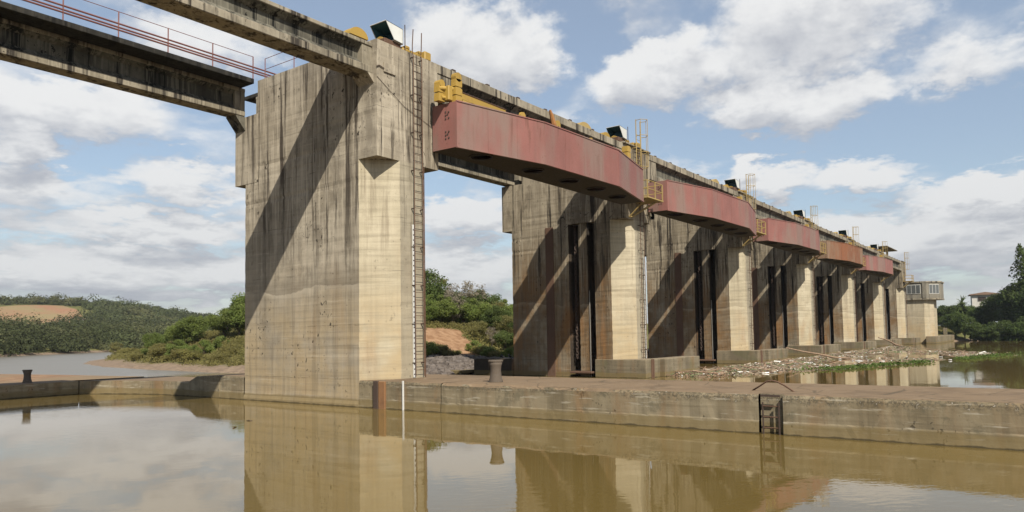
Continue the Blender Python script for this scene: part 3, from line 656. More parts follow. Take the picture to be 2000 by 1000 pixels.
# ------------------------------------------------------------------ gates
def gate(k, label, mat):
    X0 = PX[k]; ox, oy = X0+11, 19.0
    o = thing('flood_gate', (ox, oy, 10.05), label, 'gate', 'raised flood gates')
    fr = [(3.0, 18.66), (7.72, 17.62), (14.15, 17.42), (19.1, 18.5)]
    fr = [(a+X0-ox, b-oy) for a, b in fr]; bk = [(fr[-1][0], 19.93-oy), (fr[0][0]-.02, 19.93-oy)]
    H = 1.84
    front = MB()
    for i in range(3):
        (xa, ya), (xb, yb) = fr[i], fr[i+1]
        front.add([(xa, ya, 0), (xb, yb, 0), (xb, yb, H), (xa, ya, H)], [(0, 1, 2, 3)])
    front.add([(fr[-1][0], fr[-1][1], 0), bk[0]+(0,), bk[0]+(H,), (fr[-1][0], fr[-1][1], H)], [(0, 1, 2, 3)])
    front.add([bk[1]+(0,), (fr[0][0], fr[0][1], 0), (fr[0][0], fr[0][1], H), bk[1]+(H,)], [(0, 1, 2, 3)])
    front.add([bk[0]+(0,), bk[1]+(0,), bk[1]+(H,), bk[0]+(H,)], [(0, 1, 2, 3)])
    front.add([p+(H,) for p in fr+bk], [tuple(range(6))])
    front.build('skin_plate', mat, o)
    for i in range(3):   # butt straps of the skin and stiffening lip
        (xa, ya), (xb, yb) = fr[i], fr[i+1]; d = Vector((xb-xa, yb-ya)).normalized(); nrm = Vector((d.y, -d.x))
        for zz, hh in ((-.03, .05), (H-.02, .05)):
            q = [Vector((xa, ya))+nrm*.03, Vector((xb, yb))+nrm*.03, Vector((xb, yb))-nrm*.08, Vector((xa, ya))-nrm*.08]
            MB().prism([tuple(v) for v in q], zz, zz+hh).build('edge_lip', mat, o)
    for i in range(3):
        (xa, ya), (xb, yb) = fr[i], fr[i+1]; d = Vector((xb-xa, yb-ya)); Ls = d.length; d /= Ls; nrm = Vector((d.y, -d.x)); nn = max(2, round(Ls/1.6))
        for j_ in range(1, nn+1):
            c_ = Vector((xa, ya))+d*(Ls*j_/nn-.02); q = [c_+nrm*.007, c_+d*.035+nrm*.007, c_+d*.035-nrm*.01, c_-nrm*.01]
            MB().prism([tuple(v) for v in q], .03, H-.03).build('weld_seam', mat, o)
    # soffit with manholes
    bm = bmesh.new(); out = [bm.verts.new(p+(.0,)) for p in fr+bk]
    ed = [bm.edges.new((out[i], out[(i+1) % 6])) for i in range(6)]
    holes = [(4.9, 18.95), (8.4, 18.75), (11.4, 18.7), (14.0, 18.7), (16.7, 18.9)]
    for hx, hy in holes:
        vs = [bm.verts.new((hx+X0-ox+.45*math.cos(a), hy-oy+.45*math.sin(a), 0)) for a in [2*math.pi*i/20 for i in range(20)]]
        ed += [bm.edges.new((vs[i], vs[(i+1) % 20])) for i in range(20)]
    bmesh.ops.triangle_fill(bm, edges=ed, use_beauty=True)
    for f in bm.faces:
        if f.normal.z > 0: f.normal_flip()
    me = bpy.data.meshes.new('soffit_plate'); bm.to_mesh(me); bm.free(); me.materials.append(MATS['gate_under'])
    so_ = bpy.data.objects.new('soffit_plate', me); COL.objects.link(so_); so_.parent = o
    for hx, hy in holes:
        ring = MB(); n = 20; a_ = [2*math.pi*i/n for i in range(n)]
        vs = [(hx+X0-ox+r*math.cos(a), hy-oy+r*math.sin(a), z) for r, z in ((.45, .004), (.45, -.05), (.53, -.05), (.53, -.004)) for a in a_]
        ring.add(vs, [(j*n+i, j*n+(i+1) % n, (j+1)*n+(i+1) % n, (j+1)*n+i) for j in range(3) for i in range(n)]); ring.build('manhole_rim', 'gate_under', o)
    for zz in (.55, 1.35):     # bolted stop on the end plate
        for (dy_, dz_) in ((.0, .12), (.0, -.12), (.16, .14), (.16, 0), (.16, -.14), (.06, .03)):
            MB().box(fr[0][0]-.03, fr[0][0]+.02, fr[0][1]+.38+dy_, fr[0][1]+.44+dy_, zz+dz_-.03, zz+dz_+.03).build('bolt', 'rust_dark', o)
    return o
GL = ['nearest and largest red steel gate raised between the first two piers', 'second red gate, between the second and third piers',
      'third red gate, next to the rusted gate', 'brown rusted gate with peeling paint among the red ones', 'last red gate, beyond the rusted one']
for k in range(5): gate(k, GL[k], 'gate_rust' if k == 3 else 'gate_red')

# ------------------------------------------------------------------ hoists, ladders, platforms
def lobed(mb, x, y, z0, n, w_=.17, d=.16, h=.30):
    for i in range(n):
        mb.extr([(x-w_, z0+i*h), (x+w_, z0+i*h+.02), (x+w_*1.1, z0+i*h+h*.8), (x+w_*.4, z0+i*h+h*.97), (x-w_*.9, z0+i*h+h*.9)], 'y', y-d, y+d)
tk = thing('lifting_tackle', (PX[0]+3.5, 19.5, 11.89), 'yellow steel tackle and long spreader bar on top of the nearest red gate', 'hoist'); og = (PX[0]+3.5, 19.5, 11.89)
x0 = PX[0]
yb = 18.95
mb = MB(); lobed(mb, x0+3.35, yb, 11.9, 3, .20, .12, .34); mb.tube([(x0+3.35, yb-.12, 12.98), (x0+3.35, yb+.12, 12.98)], .19, 16); mb.build('link_arm', 'yellow', tk, origin=og)
mb = MB(); lobed(mb, x0+2.72, yb+.35, 11.9, 2, .20, .13, .36); mb.tube([(x0+2.72, yb+.2, 12.62), (x0+2.72, yb+.5, 12.62)], .16, 14); mb.build('link_arm', 'yellow', tk, origin=og)
mb = MB(); mb.tube([(x0+2.6, yb+.3, 12.42), (x0+3.3, yb+.05, 12.5)], .10, 12); mb.tube([(x0+2.7, yb+.25, 12.06), (x0+3.3, yb+.1, 12.12)], .08, 10); mb.bbox(x0+2.85, x0+3.1, yb-.02, yb+.3, 11.95, 12.55, .03); mb.build('axle', 'yellow', tk, origin=og)
MB().bbox(x0+3.5, x0+6.55, yb-.1, yb+.1, 12.10, 12.40, .03).build('spreader_bar', 'yellow', tk, origin=og)
MB().box(x0+3.5, x0+6.55, yb-.115, yb+.115, 12.40, 12.43).build('bar_flange', 'rust', tk, origin=og)
for i in range(4): MB().bbox(x0+3.5+i*.66, x0+4.08+i*.66, yb-.22, yb-.14, 11.88, 12.07, .05).build('spreader_plate', 'yellow', tk, origin=og)
for z in (12.14, 12.25, 12.36): MB().tube([(x0+6.55, yb, z), (x0+8.4, yb, z-.02)], .028, 6).build('tie_rod', 'rust', tk, origin=og)
MB().bbox(x0+3.2, x0+18.3, yb+.12, yb+.3, 11.9, 12.12, .02).build('top_channel', 'rust', tk, origin=og)
for i in range(9): MB().box(x0+8.3+i*.16, x0+8.37+i*.16, yb-.3, yb-.1, 11.9, 12.05).build('cleat', 'rust', tk, origin=og)
for xx, hh_ in ((7.9, .75), (10.85, 1.05), (14.0, .85)):
    lg = MB().extr([(x0+xx-.2, 11.9), (x0+xx+.2, 11.9), (x0+xx+.18, 11.9+hh_*.85), (x0+xx+.08, 11.9+hh_), (x0+xx-.12, 11.9+hh_*.96), (x0+xx-.2, 11.9+hh_*.8)], 'y', yb-.06, yb+.06).build('lug', 'yellow', tk, origin=og)
    MB().tube([(x0+xx, yb-.066, 11.9+hh_*.68), (x0+xx, yb-.04, 11.9+hh_*.68)], .045, 10).build('pin_hole', 'rust_dark', lg, origin=og)
MB().tube([(x0+10.2, yb, 13.3), (x0+10.35, yb, 13.05), (x0+10.5, yb, 12.7), (x0+10.72, yb, 12.3), (x0+10.75, yb, 11.95)], [.06, .10, .13, .10, .08], 8).build('hook_arm', 'orange_rust', tk, origin=og)
MB().bbox(x0+16.6, x0+18.9, yb-.1, yb+.1, 12.02, 12.34, .02).build('spreader_bar', 'yellow', tk, origin=og)
mb = MB(); lobed(mb, x0+18.75, yb+.4, 11.88, 4, .2, .18, .36); mb.build('link_arm', 'yellow', tk, origin=og)
for k in range(1, 5):
    tt = thing('lifting_tackle', (PX[k]+18.7, 19.6, 11.89), 'yellow lifting links at the end of '+('the rusted gate' if k == 3 else ORD[k].replace('fifth', 'last')+' red gate'), 'hoist', 'gate lifting links')
    if k == 2: tt['label'] = 'yellow lifting links at the end of third red gate'
    mb = MB(); lobed(mb, 0, 0, 0, 4, .18, .16, .34); mb.build('link_arm', 'yellow', tt)
    MB().bbox(-1.6, 0, -.1, .1, .2, .42, .02).build('spreader_bar', 'yellow', tt)

def hoist(k, label):
    o = thing('hoist_motor', (PX[k]+(0.55 if k == 0 else -.15), 20.6, ZT), label, 'hoist', 'hoist machines on the pier heads')
    hd = MB(); a, y0, y1 = .06, -.35, .55     # hood open towards the lock: leaning mouth, closed back
    A = [(.02+a, .38), (.56, .34), (.56, .95), (-.44+a, 1.03)]
    for yy, flip in ((y0, 0), (y1, 1)):
        f = (0, 1, 2, 3); hd.add([(p[0]+.55, yy, p[1]) for p in A], [f if not flip else f[::-1]])
    pr_ = [(p[0]+.55, p[1]) for p in A]
    for i, j in ((0, 1), (1, 2), (2, 3)):
        hd.add([(pr_[i][0], y0, pr_[i][1]), (pr_[i][0], y1, pr_[i][1]), (pr_[j][0], y1, pr_[j][1]), (pr_[j][0], y0, pr_[j][1])], [(0, 1, 2, 3)])
    h_ = hd.build('hood', 'hood_white', o)
    sm = h_.modifiers.new('thick', 'SOLIDIFY'); sm.thickness = .02; sm.offset = -1
    lin_ = MB(); A2 = [(p[0]+.55, p[1]) for p in [(.04+a, .405), (.525, .37), (.525, .92), (-.405+a, 1.0)]]
    for yy in (y0+.03, y1-.03): lin_.add([(p[0], yy, p[1]) for p in A2], [(0, 1, 2, 3)])
    for i, j in ((0, 1), (1, 2), (2, 3)):
        lin_.add([(A2[i][0], y0+.03, A2[i][1]), (A2[i][0], y1-.03, A2[i][1]), (A2[j][0], y1-.03, A2[j][1]), (A2[j][0], y0+.03, A2[j][1])], [(0, 1, 2, 3)])
    lin_.build('hood_lining', 'hood_blue', o)
    MB().tube([(1.18, -.38, 0.0), (1.18, -.38, 1.15)], .02, 6).build('hood_post', 'rust_dark', o)
    MB().bbox(.2, 1.1, -.25, .45, .1, .38, .03).build('motor_base', 'rust', o)
    g = MB(); g.tube([(.25, .1, .28), (.9, .1, .28)], .22, 14); g.build('motor', 'yellow', o)
    MB().bbox(1.1, 2.5, -.35, .35, 0.0, .26, .06).build('gearbox', 'yellow', o)
    for i in range(2): MB().bbox(1.3+i*.75, 1.55+i*.75, -.3, .1, .26, .40, .03).build('brake_drum', 'yellow', o)
    MB().bbox(2.2, 2.6, -.5, -.1, .02, .40, .05).build('shaft_bearing', 'yellow', o)
    dr = MB(); ring = [(-.95+.45*math.cos(a_), .35*math.sin(a_)+.06) for a_ in [math.pi*i/10 for i in range(11)]]
    dr.extr(ring, 'y', -.1, .35); dr.build('winch_drum', 'yellow', o)
    return o
h0 = hoist(0, 'white hooded hoist motor with yellow gearbox on top of the near pier')
HLs = ['hooded hoist motor on the second pier head, pale blue hood', 'hooded hoist motor on the third pier head', 'hooded hoist motor on the fourth pier head',
       'hooded hoist motor on the fifth pier head', 'hooded hoist motor on the sixth pier head']
hproto = None
for k in range(1, 6):
    c = copy_tree(h0); c.location.x = PX[k]-.15; c['label'] = HLs[k-1]
    c.location.z = ZT+.1
# winch drum mounds on the deck beam in mid bay
for k in range(0, 5):
    dr = MB(); ring = [(.75*math.cos(a_), .52*math.sin(a_)) for a_ in [math.pi*i/12 for i in range(13)]]
    dr.extr(ring, 'y', -.25, .25)
    o = thing('winch_wheel', (PX[k]+16.2, 20.75, 13.83), 'half-sunk yellow winch wheel on the deck beam above '+['the nearest gate', 'the second gate', 'the third gate', 'the rusted gate', 'the last gate'][k], 'winch', 'winch wheels along the deck')
    dr.build('wheel', 'ochre', o); MB().bbox(.9, 1.9, -.25, .3, 0, .28, .08).build('wheel_cover', 'ochre', o)

def pier_ladder(X, label, rungs_top=13.8, over=.9):
    o = thing('pier_ladder', (X, 19.85, 1.06), label, 'ladder', 'ladders up the pier faces')
    for s_ in (-.24, .24):
        MB().tube([(s_, 0, 0), (s_, 0, 12.55)]+([(s_-.0, .05, 12.75), (s_+.03*(1 if s_ > 0 else 0), .05, 13.0), (s_, 0, 12.74+over)] if over else []), .02, 6).build('stile', 'rust', o)
    n = 0; z = .25; rm = MB().tube([(-.24, 0, 0), (.24, 0, 0)], .010, 6).build('rung', 'rust', o); rm.location.z = z; z += .30
    while z < 12.6:
        c = rm.copy(); COL.objects.link(c); c.parent = o; c.location.z = z; z += .30
    for i in range(9):
        for s_ in (-.24, .24): MB().box(s_-.02, s_+.02, -.01, .17, .5+i*1.5, .54+i*1.5).build('bracket', 'rust_dark', o)
    return o
pier_ladder(PX[0]+2.05, 'tall rusty ladder running up the face of the near pier')
MB().tube([(0, 0, 0), (0, 0, 12)], .03, 6)
cb = MB().tube([(PX[0]+2.44, 19.93, 1.0), (PX[0]+2.44, 19.93, 9.3)], .02, 6).build('drain_pipe', 'rust'); tag(cb, 'rusty pipe down the outer edge of the near pier beside the ladder', 'pipe')
mb = MB().bbox(PX[0]+1.80, PX[0]+1.90, 19.94, 20.0, 1.02, 6.95, .005)
ga = thing('water_gauge', (PX[0]+1.85, 19.97, 1.02), 'tall white staff gauge beside the ladder on the near pier', 'gauge'); mb.build('staff', 'white_paint', ga, origin=(PX[0]+1.85, 19.97, 1.02))
for i in range(29): MB().box(-.05, -.005, -.034, -.028, .1+i*.2, .2+i*.2-.05).build('graduation', 'rust_dark', ga)
pl = pier_ladder(PX[1]+1.85, 'rusty ladder down the face of the second pier', over=0)
for k in range(2, 7):
    c = copy_tree(pl); c.location.x = PX[k]+1.85; c['label'] = 'rusty ladder down the face of the '+(ORD[k] if k < 6 else 'last')+' pier'
wg2 = MB().bbox(PX[1]+2.2, PX[1]+2.28, 19.94, 20.0, 1.05, 7.2, .004).build('water_gauge', 'white_paint'); tag(wg2, 'narrow white staff gauge on the second pier', 'gauge')

def platform(k, label):
    o = thing('service_platform', (PX[k], 18.6, 10.42), label, 'platform', 'yellow service platforms between gates')
    MB().bbox(.2, 2.3, 0, 1.4, 0, .08, .01).build('floor', 'ochre', o)
    for (xx, yy) in ((.25, .05), (1.25, .05), (2.25, .05), (2.25, 1.3), (.25, 1.3)): MB().box(xx-.03, xx+.03, yy-.03, yy+.03, .08, 1.05).build('post', 'ochre', o)
    for z in (1.05, .56):
        MB().tube([(.25, 1.3, z), (.25, .05, z), (2.25, .05, z), (2.25, 1.3, z)], .028, 6).build('rail', 'ochre', o)
    MB().tube([(1.9, .3, 0), (.7, 1.4, -.95)], .06, 6).build('strut', 'ochre', o)
    MB().tube([(.5, .3, 0), (.5, 1.4, -.95)], .05, 6).build('strut', 'ochre', o)
    return o
pf = platform(1, 'yellow railed platform on the second pier between two red gates')
for k, t_ in ((2, 'third pier'), (3, 'fourth pier next to the rusted gate'), (4, 'fifth pier beyond the rusted gate'), (5, 'sixth pier'), (6, 'last pier by the control room')):
    c = copy_tree(pf); c.location.x = PX[k]; c['label'] = 'yellow railed platform on the '+t_
def cage(k, label):
    o = thing('cage_ladder', (PX[k]+1.35, 19.7, 11.5), label, 'ladder', 'caged ladders at the pier heads')
    for s_ in (-.28, .28): MB().tube([(s_, 0, 0), (s_, 0, 3.9)], .03, 6).build('stile', 'ochre', o)
    for i in range(10): MB().tube([(-.28, 0, .3+i*.3), (.28, 0, .3+i*.3)], .016, 6).build('rung', 'ochre', o)
    for z in (1.0, 1.9, 2.9, 3.85): MB().tube([(-.28, 0, z), (-.36, -.35, z), (0, -.62, z), (.36, -.35, z), (.28, 0, z)], .018, 6).build('hoop', 'ochre', o)
    for (xx, yy) in ((-.36, -.35), (0, -.62), (.36, -.35)): MB().tube([(xx, yy, 1.0), (xx, yy, 3.85)], .016, 6).build('cage_bar', 'ochre', o)
    for z in (1.2, 2.2):
        for s_ in (-.28, .28): MB().box(s_-.02, s_+.02, 0, .33, z-.02, z+.02).build('bracket', 'ochre', o)
    return o
cg = cage(1, 'caged ladder rising above the head of the second pier')
for k in range(2, 7):
    c = copy_tree(cg); c.location.x = PX[k]+1.35; c['label'] = 'caged ladder rising above the head of the '+(ORD[k] if k < 6 else 'last')+' pier'
# small roof on the deck near the far end
cn = thing('deck_shelter', (122.0, 20.4, 13.82), 'flat thin-roofed open shelter on the deck near the far end', 'shelter')
MB().bbox(-1.5, 7.5, -1.0, 2.2, 1.0, 1.12, .03).build('roof', 'beam', cn)
for xx, yy in ((0, 0), (5.2, 0), (0, 1.6), (5.2, 1.6)): MB().bbox(xx, xx+.25, yy, yy+.25, 0, 1.0, .02).build('post', 'beam', cn)

# ------------------------------------------------------------------ control building
def ctrl():
    o = thing('control_room', (144, 18, 0), 'concrete control room on a thick pillar at the far end of the dam', 'building')
    base = [(0, -.1), (1.8, -1.35), (5.5, -1.35), (5.5, 3.1), (0, 3.1)][::-1]
    base = [(0, 3.1), (0, -.1), (1.6, -1.4), (5.5, -1.4), (5.5, 3.1)]
    MB().prism(base, -2, 7.5, 0, [0, 1, 0, 0, 0]).build('pillar', ['nose', 'nose'], o)
    rm = [(-.4, 3.3), (-.4, -.6), (1.7, -2.6), (6, -2.6), (6, 3.3)]
    MB().prism(rm, 7.52, 7.78).build('floor_slab', 'beam', o)
    MB().prism([(a*.97+.05, b*.97) for a, b in rm], 7.78, 10.45).build('wall', 'room', o)
    MB().prism([(a*1.02-.08, b*1.02) for a, b in rm], 10.45, 10.68).build('roof', 'beam', o)
    wx = -.36
    MB().bbox(wx-.05, wx+.1, .25, 3.05, 8.55, 10.15, .01).build('window_frame', 'window_frame', o)
    for i in range(4): MB().box(wx-.07, wx-.052, .33+i*.68, .92+i*.68, 8.65, 10.05).build('pane', 'glass', o)
    MB().bbox(wx-.1, wx+.1, -.55, .0, 7.8, 10.44, .01).build('pilaster', 'room', o)
    a, b_ = Vector((-.34, -.58)), Vector((1.70, -2.52)); d = (b_-a); L = d.length; d /= L; nrm = Vector((d.y, -d.x))
    def slab(s0, s1, off, th, z0, z1, nm, mt):
        q = [a+d*s0+nrm*(off+th), a+d*s1+nrm*(off+th), a+d*s1+nrm*off, a+d*s0+nrm*off]
        MB().prism([tuple(v) for v in q], z0, z1).build(nm, mt, o)
    slab(.55, 2.5, -.05, .10, 8.5, 10.15, 'window_frame', 'window_frame')
    for i in range(3): slab(.63+i*.63, 1.17+i*.63, .052, .012, 8.6, 10.05, 'pane', 'glass')
    return o
ctrl()
aw = thing('abutment_wall', (158, 16, 0), 'low concrete wall running out from the bank beside the control room', 'wall')
MB().bbox(-16, 12, 0, 1.6, -2, 1.25, .05).build('wall', 'sill', aw); MB().bbox(2, 2.6, .3, .9, 1.25, 2.6, .03).build('post', 'sill', aw)

# ------------------------------------------------------------------ ribbed slab and birds behind the wall
rs_ = thing('ribbed_apron', (39.9, 33.55, -.38), 'low grey slab with toothed edge behind the wall by the rubble', 'slab')
MB().bbox(-2.0, 1.4, -1.5, 1.1, .46, .66, .02).build('slab', 'sill', rs_)
for i in range(9): MB().box(-2.08, -1.96, -1.45+i*.28, -1.27+i*.28, -.2, .52).build('tooth', 'sill', rs_)
def bird(x, y, z, rz):
    o = thing('pigeon', (x, y, z), 'small dark pigeon perched on the low block by the second pier', 'bird', 'pigeons on the block', rz)
    mb = MB(); mb.tube([(-.20, 0, .06), (-.12, 0, .09), (-.02, 0, .12), (.07, 0, .16), (.11, 0, .21), (.13, 0, .25), (.16, 0, .26), (.20, 0, .25)], [.015, .03, .065, .07, .05, .038, .03, .006], 8)
    for s_ in (-.03, .03): mb.tube([(.02, s_, .10), (.03, s_, 0)], .008, 4)
    mb.build('body', 'bird', o, True)
for i, (y, a) in enumerate(((28.75, 2.6), (29.35, 1.2), (29.55, 4))): bird(38.9, y, 1.06, a)

# ------------------------------------------------------------------ debris
for (x, y, a, L) in ((12.75, 19.54, .7, .32), (14.1, 20.8, 2.0, .22)):
    o = MB().tube([(-L/2, 0, .005), (0, .02, .02), (L/2, -.01, .0)], [.012, .02, .012], 6).build('floating_twig', 'bark', None, True); o.location = (x, y, 0); o.rotation_euler.z = a
    tag(o, 'dark twig floating on the still water beside the near pier', 'twig', 'floating twigs')
rng = random.Random(11)
DEB = np.array([(40.8, 18.4), (40.2, 16.4), (43, 14.9), (46.5, 14.0), (51.6, 11.3), (60, 9.1), (67.5, 6.6), (82, 3.1), (90, 3.0), (97, 10.5), (118, 18.5)])
mb = MB(); cnt = 0
def deb_at():
    while 1:
        x, y = rng.uniform(40, 118), rng.uniform(3, 18.5)
        if inside(np.array([x]), np.array([y]), DEB)[0]: return x, y
def stick(mb, x, y, z, L, r, a, e, mi=0):
    d = Vector((math.cos(a)*math.cos(e), math.sin(a)*math.cos(e), math.sin(e)))*L/2; c = Vector((x, y, z))
    s_ = d.cross(Vector((0, 0, 1))).normalized()*r; u = s_.cross(d).normalized()*r*rng.uniform(.5, 1)
    k = [c-d-s_-u, c-d+s_-u, c-d+u, c+d-s_*.7-u*.7, c+d+s_*.7-u*.7, c+d+u*.7]
    mb.add(k, [(0, 1, 2), (3, 5, 4), (0, 3, 4, 1), (1, 4, 5, 2), (2, 5, 3, 0)], mi)
while cnt < 8500:
    x, y = deb_at()
    dn = vnoise(np.array([x]), np.array([y]), 3.2, 77)[0]+vnoise(np.array([x]), np.array([y]), 9, 78)[0]*.7
    pile = max(0, 1-abs(y-17.2)/2.6)
    if dn+pile*.55+(.10 if x < 62 else -.02) < rng.uniform(-.1, .25): continue
    L = rng.choice((.07, .08, .1, .12, .2, .3, .5, .9))*rng.uniform(.7, 1.3)
    stick(mb, x, y, rng.uniform(-.01, .05)+pile*rng.uniform(0, .30), L, rng.uniform(.012, .045), rng.uniform(0, 6.3), rng.uniform(-.25, .35)); cnt += 1
o = mb.build('floating_litter', 'litter'); tag(o, 'mass of floating sticks and litter trapped along the dam', 'debris', kind='stuff')
# floating green weed along the near edge of the raft
mb = MB()
for i in range(5200):
    tt = rng.random(); x = 50+tt*36+rng.uniform(-2, 2); yb = np.interp(x, [46, 51.6, 60, 67.5, 82, 92], [14, 11.3, 9.1, 6.6, 3.3, 2.6]); y = yb+rng.gauss(.4, .55)
    if vnoise(np.array([x]), np.array([y]), 4, 91)[0] < -.08: continue
    s_ = rng.uniform(.05, .13); a = rng.uniform(0, 6.3); e = rng.uniform(.1, 1.2); z = rng.uniform(.01, .12)
    d = Vector((math.cos(a), math.sin(a), 0)); q = Vector((-math.sin(a)*math.cos(e), math.cos(a)*math.cos(e), math.sin(e)))
    c = Vector((x, y, z)); mb.add([c-d*s_*.5, c+d*s_*.5, c+d*s_*.4+q*s_, c-d*s_*.4+q*s_], [(0, 1, 2, 3)])
o = mb.build('floating_weed', 'leaf_bright'); tag(o, 'bright green water weed floating beside the litter', 'weed', kind='stuff')
# logs
def log(x, y, z, L, r, a, e, label, group=None, mat='driftwood'):
    mb = MB(); d = Vector((math.cos(a)*math.cos(e), math.sin(a)*math.cos(e), math.sin(e)))
    n = 5; pts = [Vector((x, y, z))+d*L*(i/(n-1)-.5)+Vector((rng.uniform(-1, 1), rng.uniform(-1, 1), rng.uniform(-1, 1)))*r*.8 for i in range(n)]
    mb.tube(pts, [r*(1-.12*i) for i in range(n)], 7)
    o = mb.build('driftwood_log', mat, None, True, origin=(x, y, z)); tag(o, label, 'log', group)
log(66.5, 16.3, .55, 9, .10, 2.78, .13, 'long pale pole lying aslant on the litter against the third pier sill')
log(108, 17.6, .9, 5, .13, 2.7, .25, 'pale plank leaning on the sill near the last piers')
for i in range(46):
    x, y = deb_at()
    if i < 24: x, y = rng.uniform(41.5, 50), rng.uniform(15.6, 18.2)
    log(x, y, rng.uniform(.04, .28), rng.uniform(.8, 2.2), rng.uniform(.02, .05), rng.uniform(0, 3.1), rng.uniform(-.06, .22), 'weathered driftwood branch caught in the floating litter', 'driftwood branches')
for i in range(26):
    x, y = deb_at(); x = min(x, 75) if i < 25 else x
    if not inside(np.array([x]), np.array([y]), DEB)[0]: continue
    o = MB().lathe([(.015, -.13), (.036, -.12), (.04, .05), (.016, .10), (.014, .13)], 0, 0, 8).build('plastic_bottle', 'white_paint', None, True); o.location = (x, y, .06); o.rotation_euler = (1.5, 0, rng.uniform(0, 6.3))
    tag(o, 'white plastic bottle floating in the driftwood litter', 'bottle', 'floating bottles')

# ------------------------------------------------------------------ vegetation
def crown_mesh(name, seed, n, rx, rz, leaf, mat, clumps=26, hollow=.45, drop=0., lean=0., clump_r=.34):
    r = np.random.default_rng(seed)
    d = r.normal(size=(clumps, 3)); d /= np.linalg.norm(d, axis=1)[:, None]; d[:, 2] = d[:, 2]*.85+.15
    rad = (hollow+(1-hollow)*r.random(clumps)**.6)[:, None]; cc = d*rad*np.array([rx, rx, rz])*.78
    cr = clump_r*rx*(.6+.7*r.random(clumps))
    k = r.integers(0, clumps, n); q = r.normal(size=(n, 3)); q /= np.linalg.norm(q, axis=1)[:, None]
    rr_ = r.random(n)**.45; C = cc[k]+q*(rr_*cr[k])[:, None]*np.array([1, 1, .75])
    C[:, 2] += rz-drop*(rr_**2)*rz
    nr = q*.6+r.normal(size=(n, 3))*.55+np.array([0, 0, .45]); nr /= np.linalg.norm(nr, axis=1)[:, None]
    a = np.cross(nr, r.normal(size=(n, 3))); a /= np.linalg.norm(a, axis=1)[:, None]; b_ = np.cross(nr, a)
    s_ = leaf*(.6+.8*r.random(n))[:, None]
    V = np.stack([C-a*s_*.5, C+b_*s_*.34, C+a*s_*.6, C-b_*s_*.34], 1).reshape(-1, 3)
    me = bpy.data.meshes.new(name); me.vertices.add(4*n); me.vertices.foreach_set('co', V.ravel().astype(np.float32))
    me.loops.add(4*n); me.loops.foreach_set('vertex_index', np.arange(4*n, dtype=np.int32))
    me.polygons.add(n); me.polygons.foreach_set('loop_start', np.arange(0, 4*n, 4, dtype=np.int32)); me.update(calc_edges=True)
    me.materials.append(MATS[mat]); return me, cc+np.array([0, 0, rz])
def trunk_mesh(name, seed, cc, rz, r0, mat='bark', limbs=9):
    rg = random.Random(seed); mb = MB(); h = rz*1.05
    pts = [(0, 0, -1.5), (rg.uniform(-.1, .1)*rz*.3, rg.uniform(-.1, .1)*rz*.3, h*.4), (rg.uniform(-.2, .2)*rz*.4, rg.uniform(-.2, .2)*rz*.4, h)]
    mb.tube(pts, [r0, r0*.8, r0*.4], 7)
    for i in range(min(limbs, len(cc))):
        c = cc[i]; s_ = Vector(pts[1])*(1-.4*rg.random()); m_ = (s_+Vector(c))/2+Vector((0, 0, .15*rz))
        mb.tube([s_, m_, Vector(c)], [r0*.45, r0*.28, r0*.1], 5)
    me = bpy.data.meshes.new(name); me.from_pydata(mb.v, [], mb.f); me.materials.append(MATS[mat]); me.update(); return me
PROT = {}
def proto(key, *a, bark='bark', r0=.16, **k):
    PROT[key] = []
    for v in range(2):
        me, cc = crown_mesh('crown', hash(key) % 1000+v*7+len(PROT)*31 if False else len(PROT)*31+v*7, *a, **k)
        PROT[key].append((me, trunk_mesh('trunk', v+3, cc, a[2], r0, bark)))
# args: n, rx, rz, leaf, mat
proto('green', 9000, 2.6, 2.6, .19, 'leaf_green')
proto('dark', 9000, 3.0, 3.0, .20, 'leaf_dark')
proto('olive', 7500, 2.6, 2.8, .18, 'leaf_olive', clumps=30, hollow=.3)
proto('dry', 3200, 2.3, 3.0, .15, 'leaf_dry', bark='bark_pale', clumps=34, hollow=.2, clump_r=.26)
proto('shrub', 4200, 1.6, .85, .14, 'leaf_scrub', clumps=16, r0=.035)
proto('bush', 4200, 1.7, 1.15, .15, 'leaf_green', clumps=16, r0=.035)
proto('weep', 12000, 4.6, 7.0, .30, 'leaf_bank', clumps=60, hollow=.35, drop=.3, r0=.35, clump_r=.19)
proto('hedge', 9000, 3.2, 3.4, .27, 'leaf_bank', clumps=26)
TREES = dict(
    green=('leafy_tree', 'leafy green tree on the river bank beyond the dam', 'tree', 'green trees on the far bank'),
    dark=('dense_tree', 'dark dense tree on the river bank beyond the dam', 'tree', 'dark trees on the far bank'),
    olive=('olive_tree', 'olive green open tree on the crest of the bank', 'tree', 'olive trees on the bank'),
    dry=('bare_tree', 'pale half-bare tree among the green ones on the bank', 'tree', 'half bare trees on the bank'),
    shrub=('shrub', 'low brownish shrub at the edge of the river bank', 'shrub', 'brownish shrubs on the bank'),
    bush=('bush', 'round green bush low on the river bank', 'bush', 'green bushes on the bank'),
    weep=('tall_tree', 'tall feathery tree at the right edge above the dark trees', 'tree', None),
    hedge=('bank_tree', 'dark green tree crowding the bank beyond the control room', 'tree', 'dark trees beside the control room'))
LOOK = dict(green='leafy green tree', dark='dark dense tree', olive='olive green open tree', dry='pale half-bare tree', shrub='low olive-brown shrub', bush='round green bush')
trng = random.Random(4)
SITE = ['']
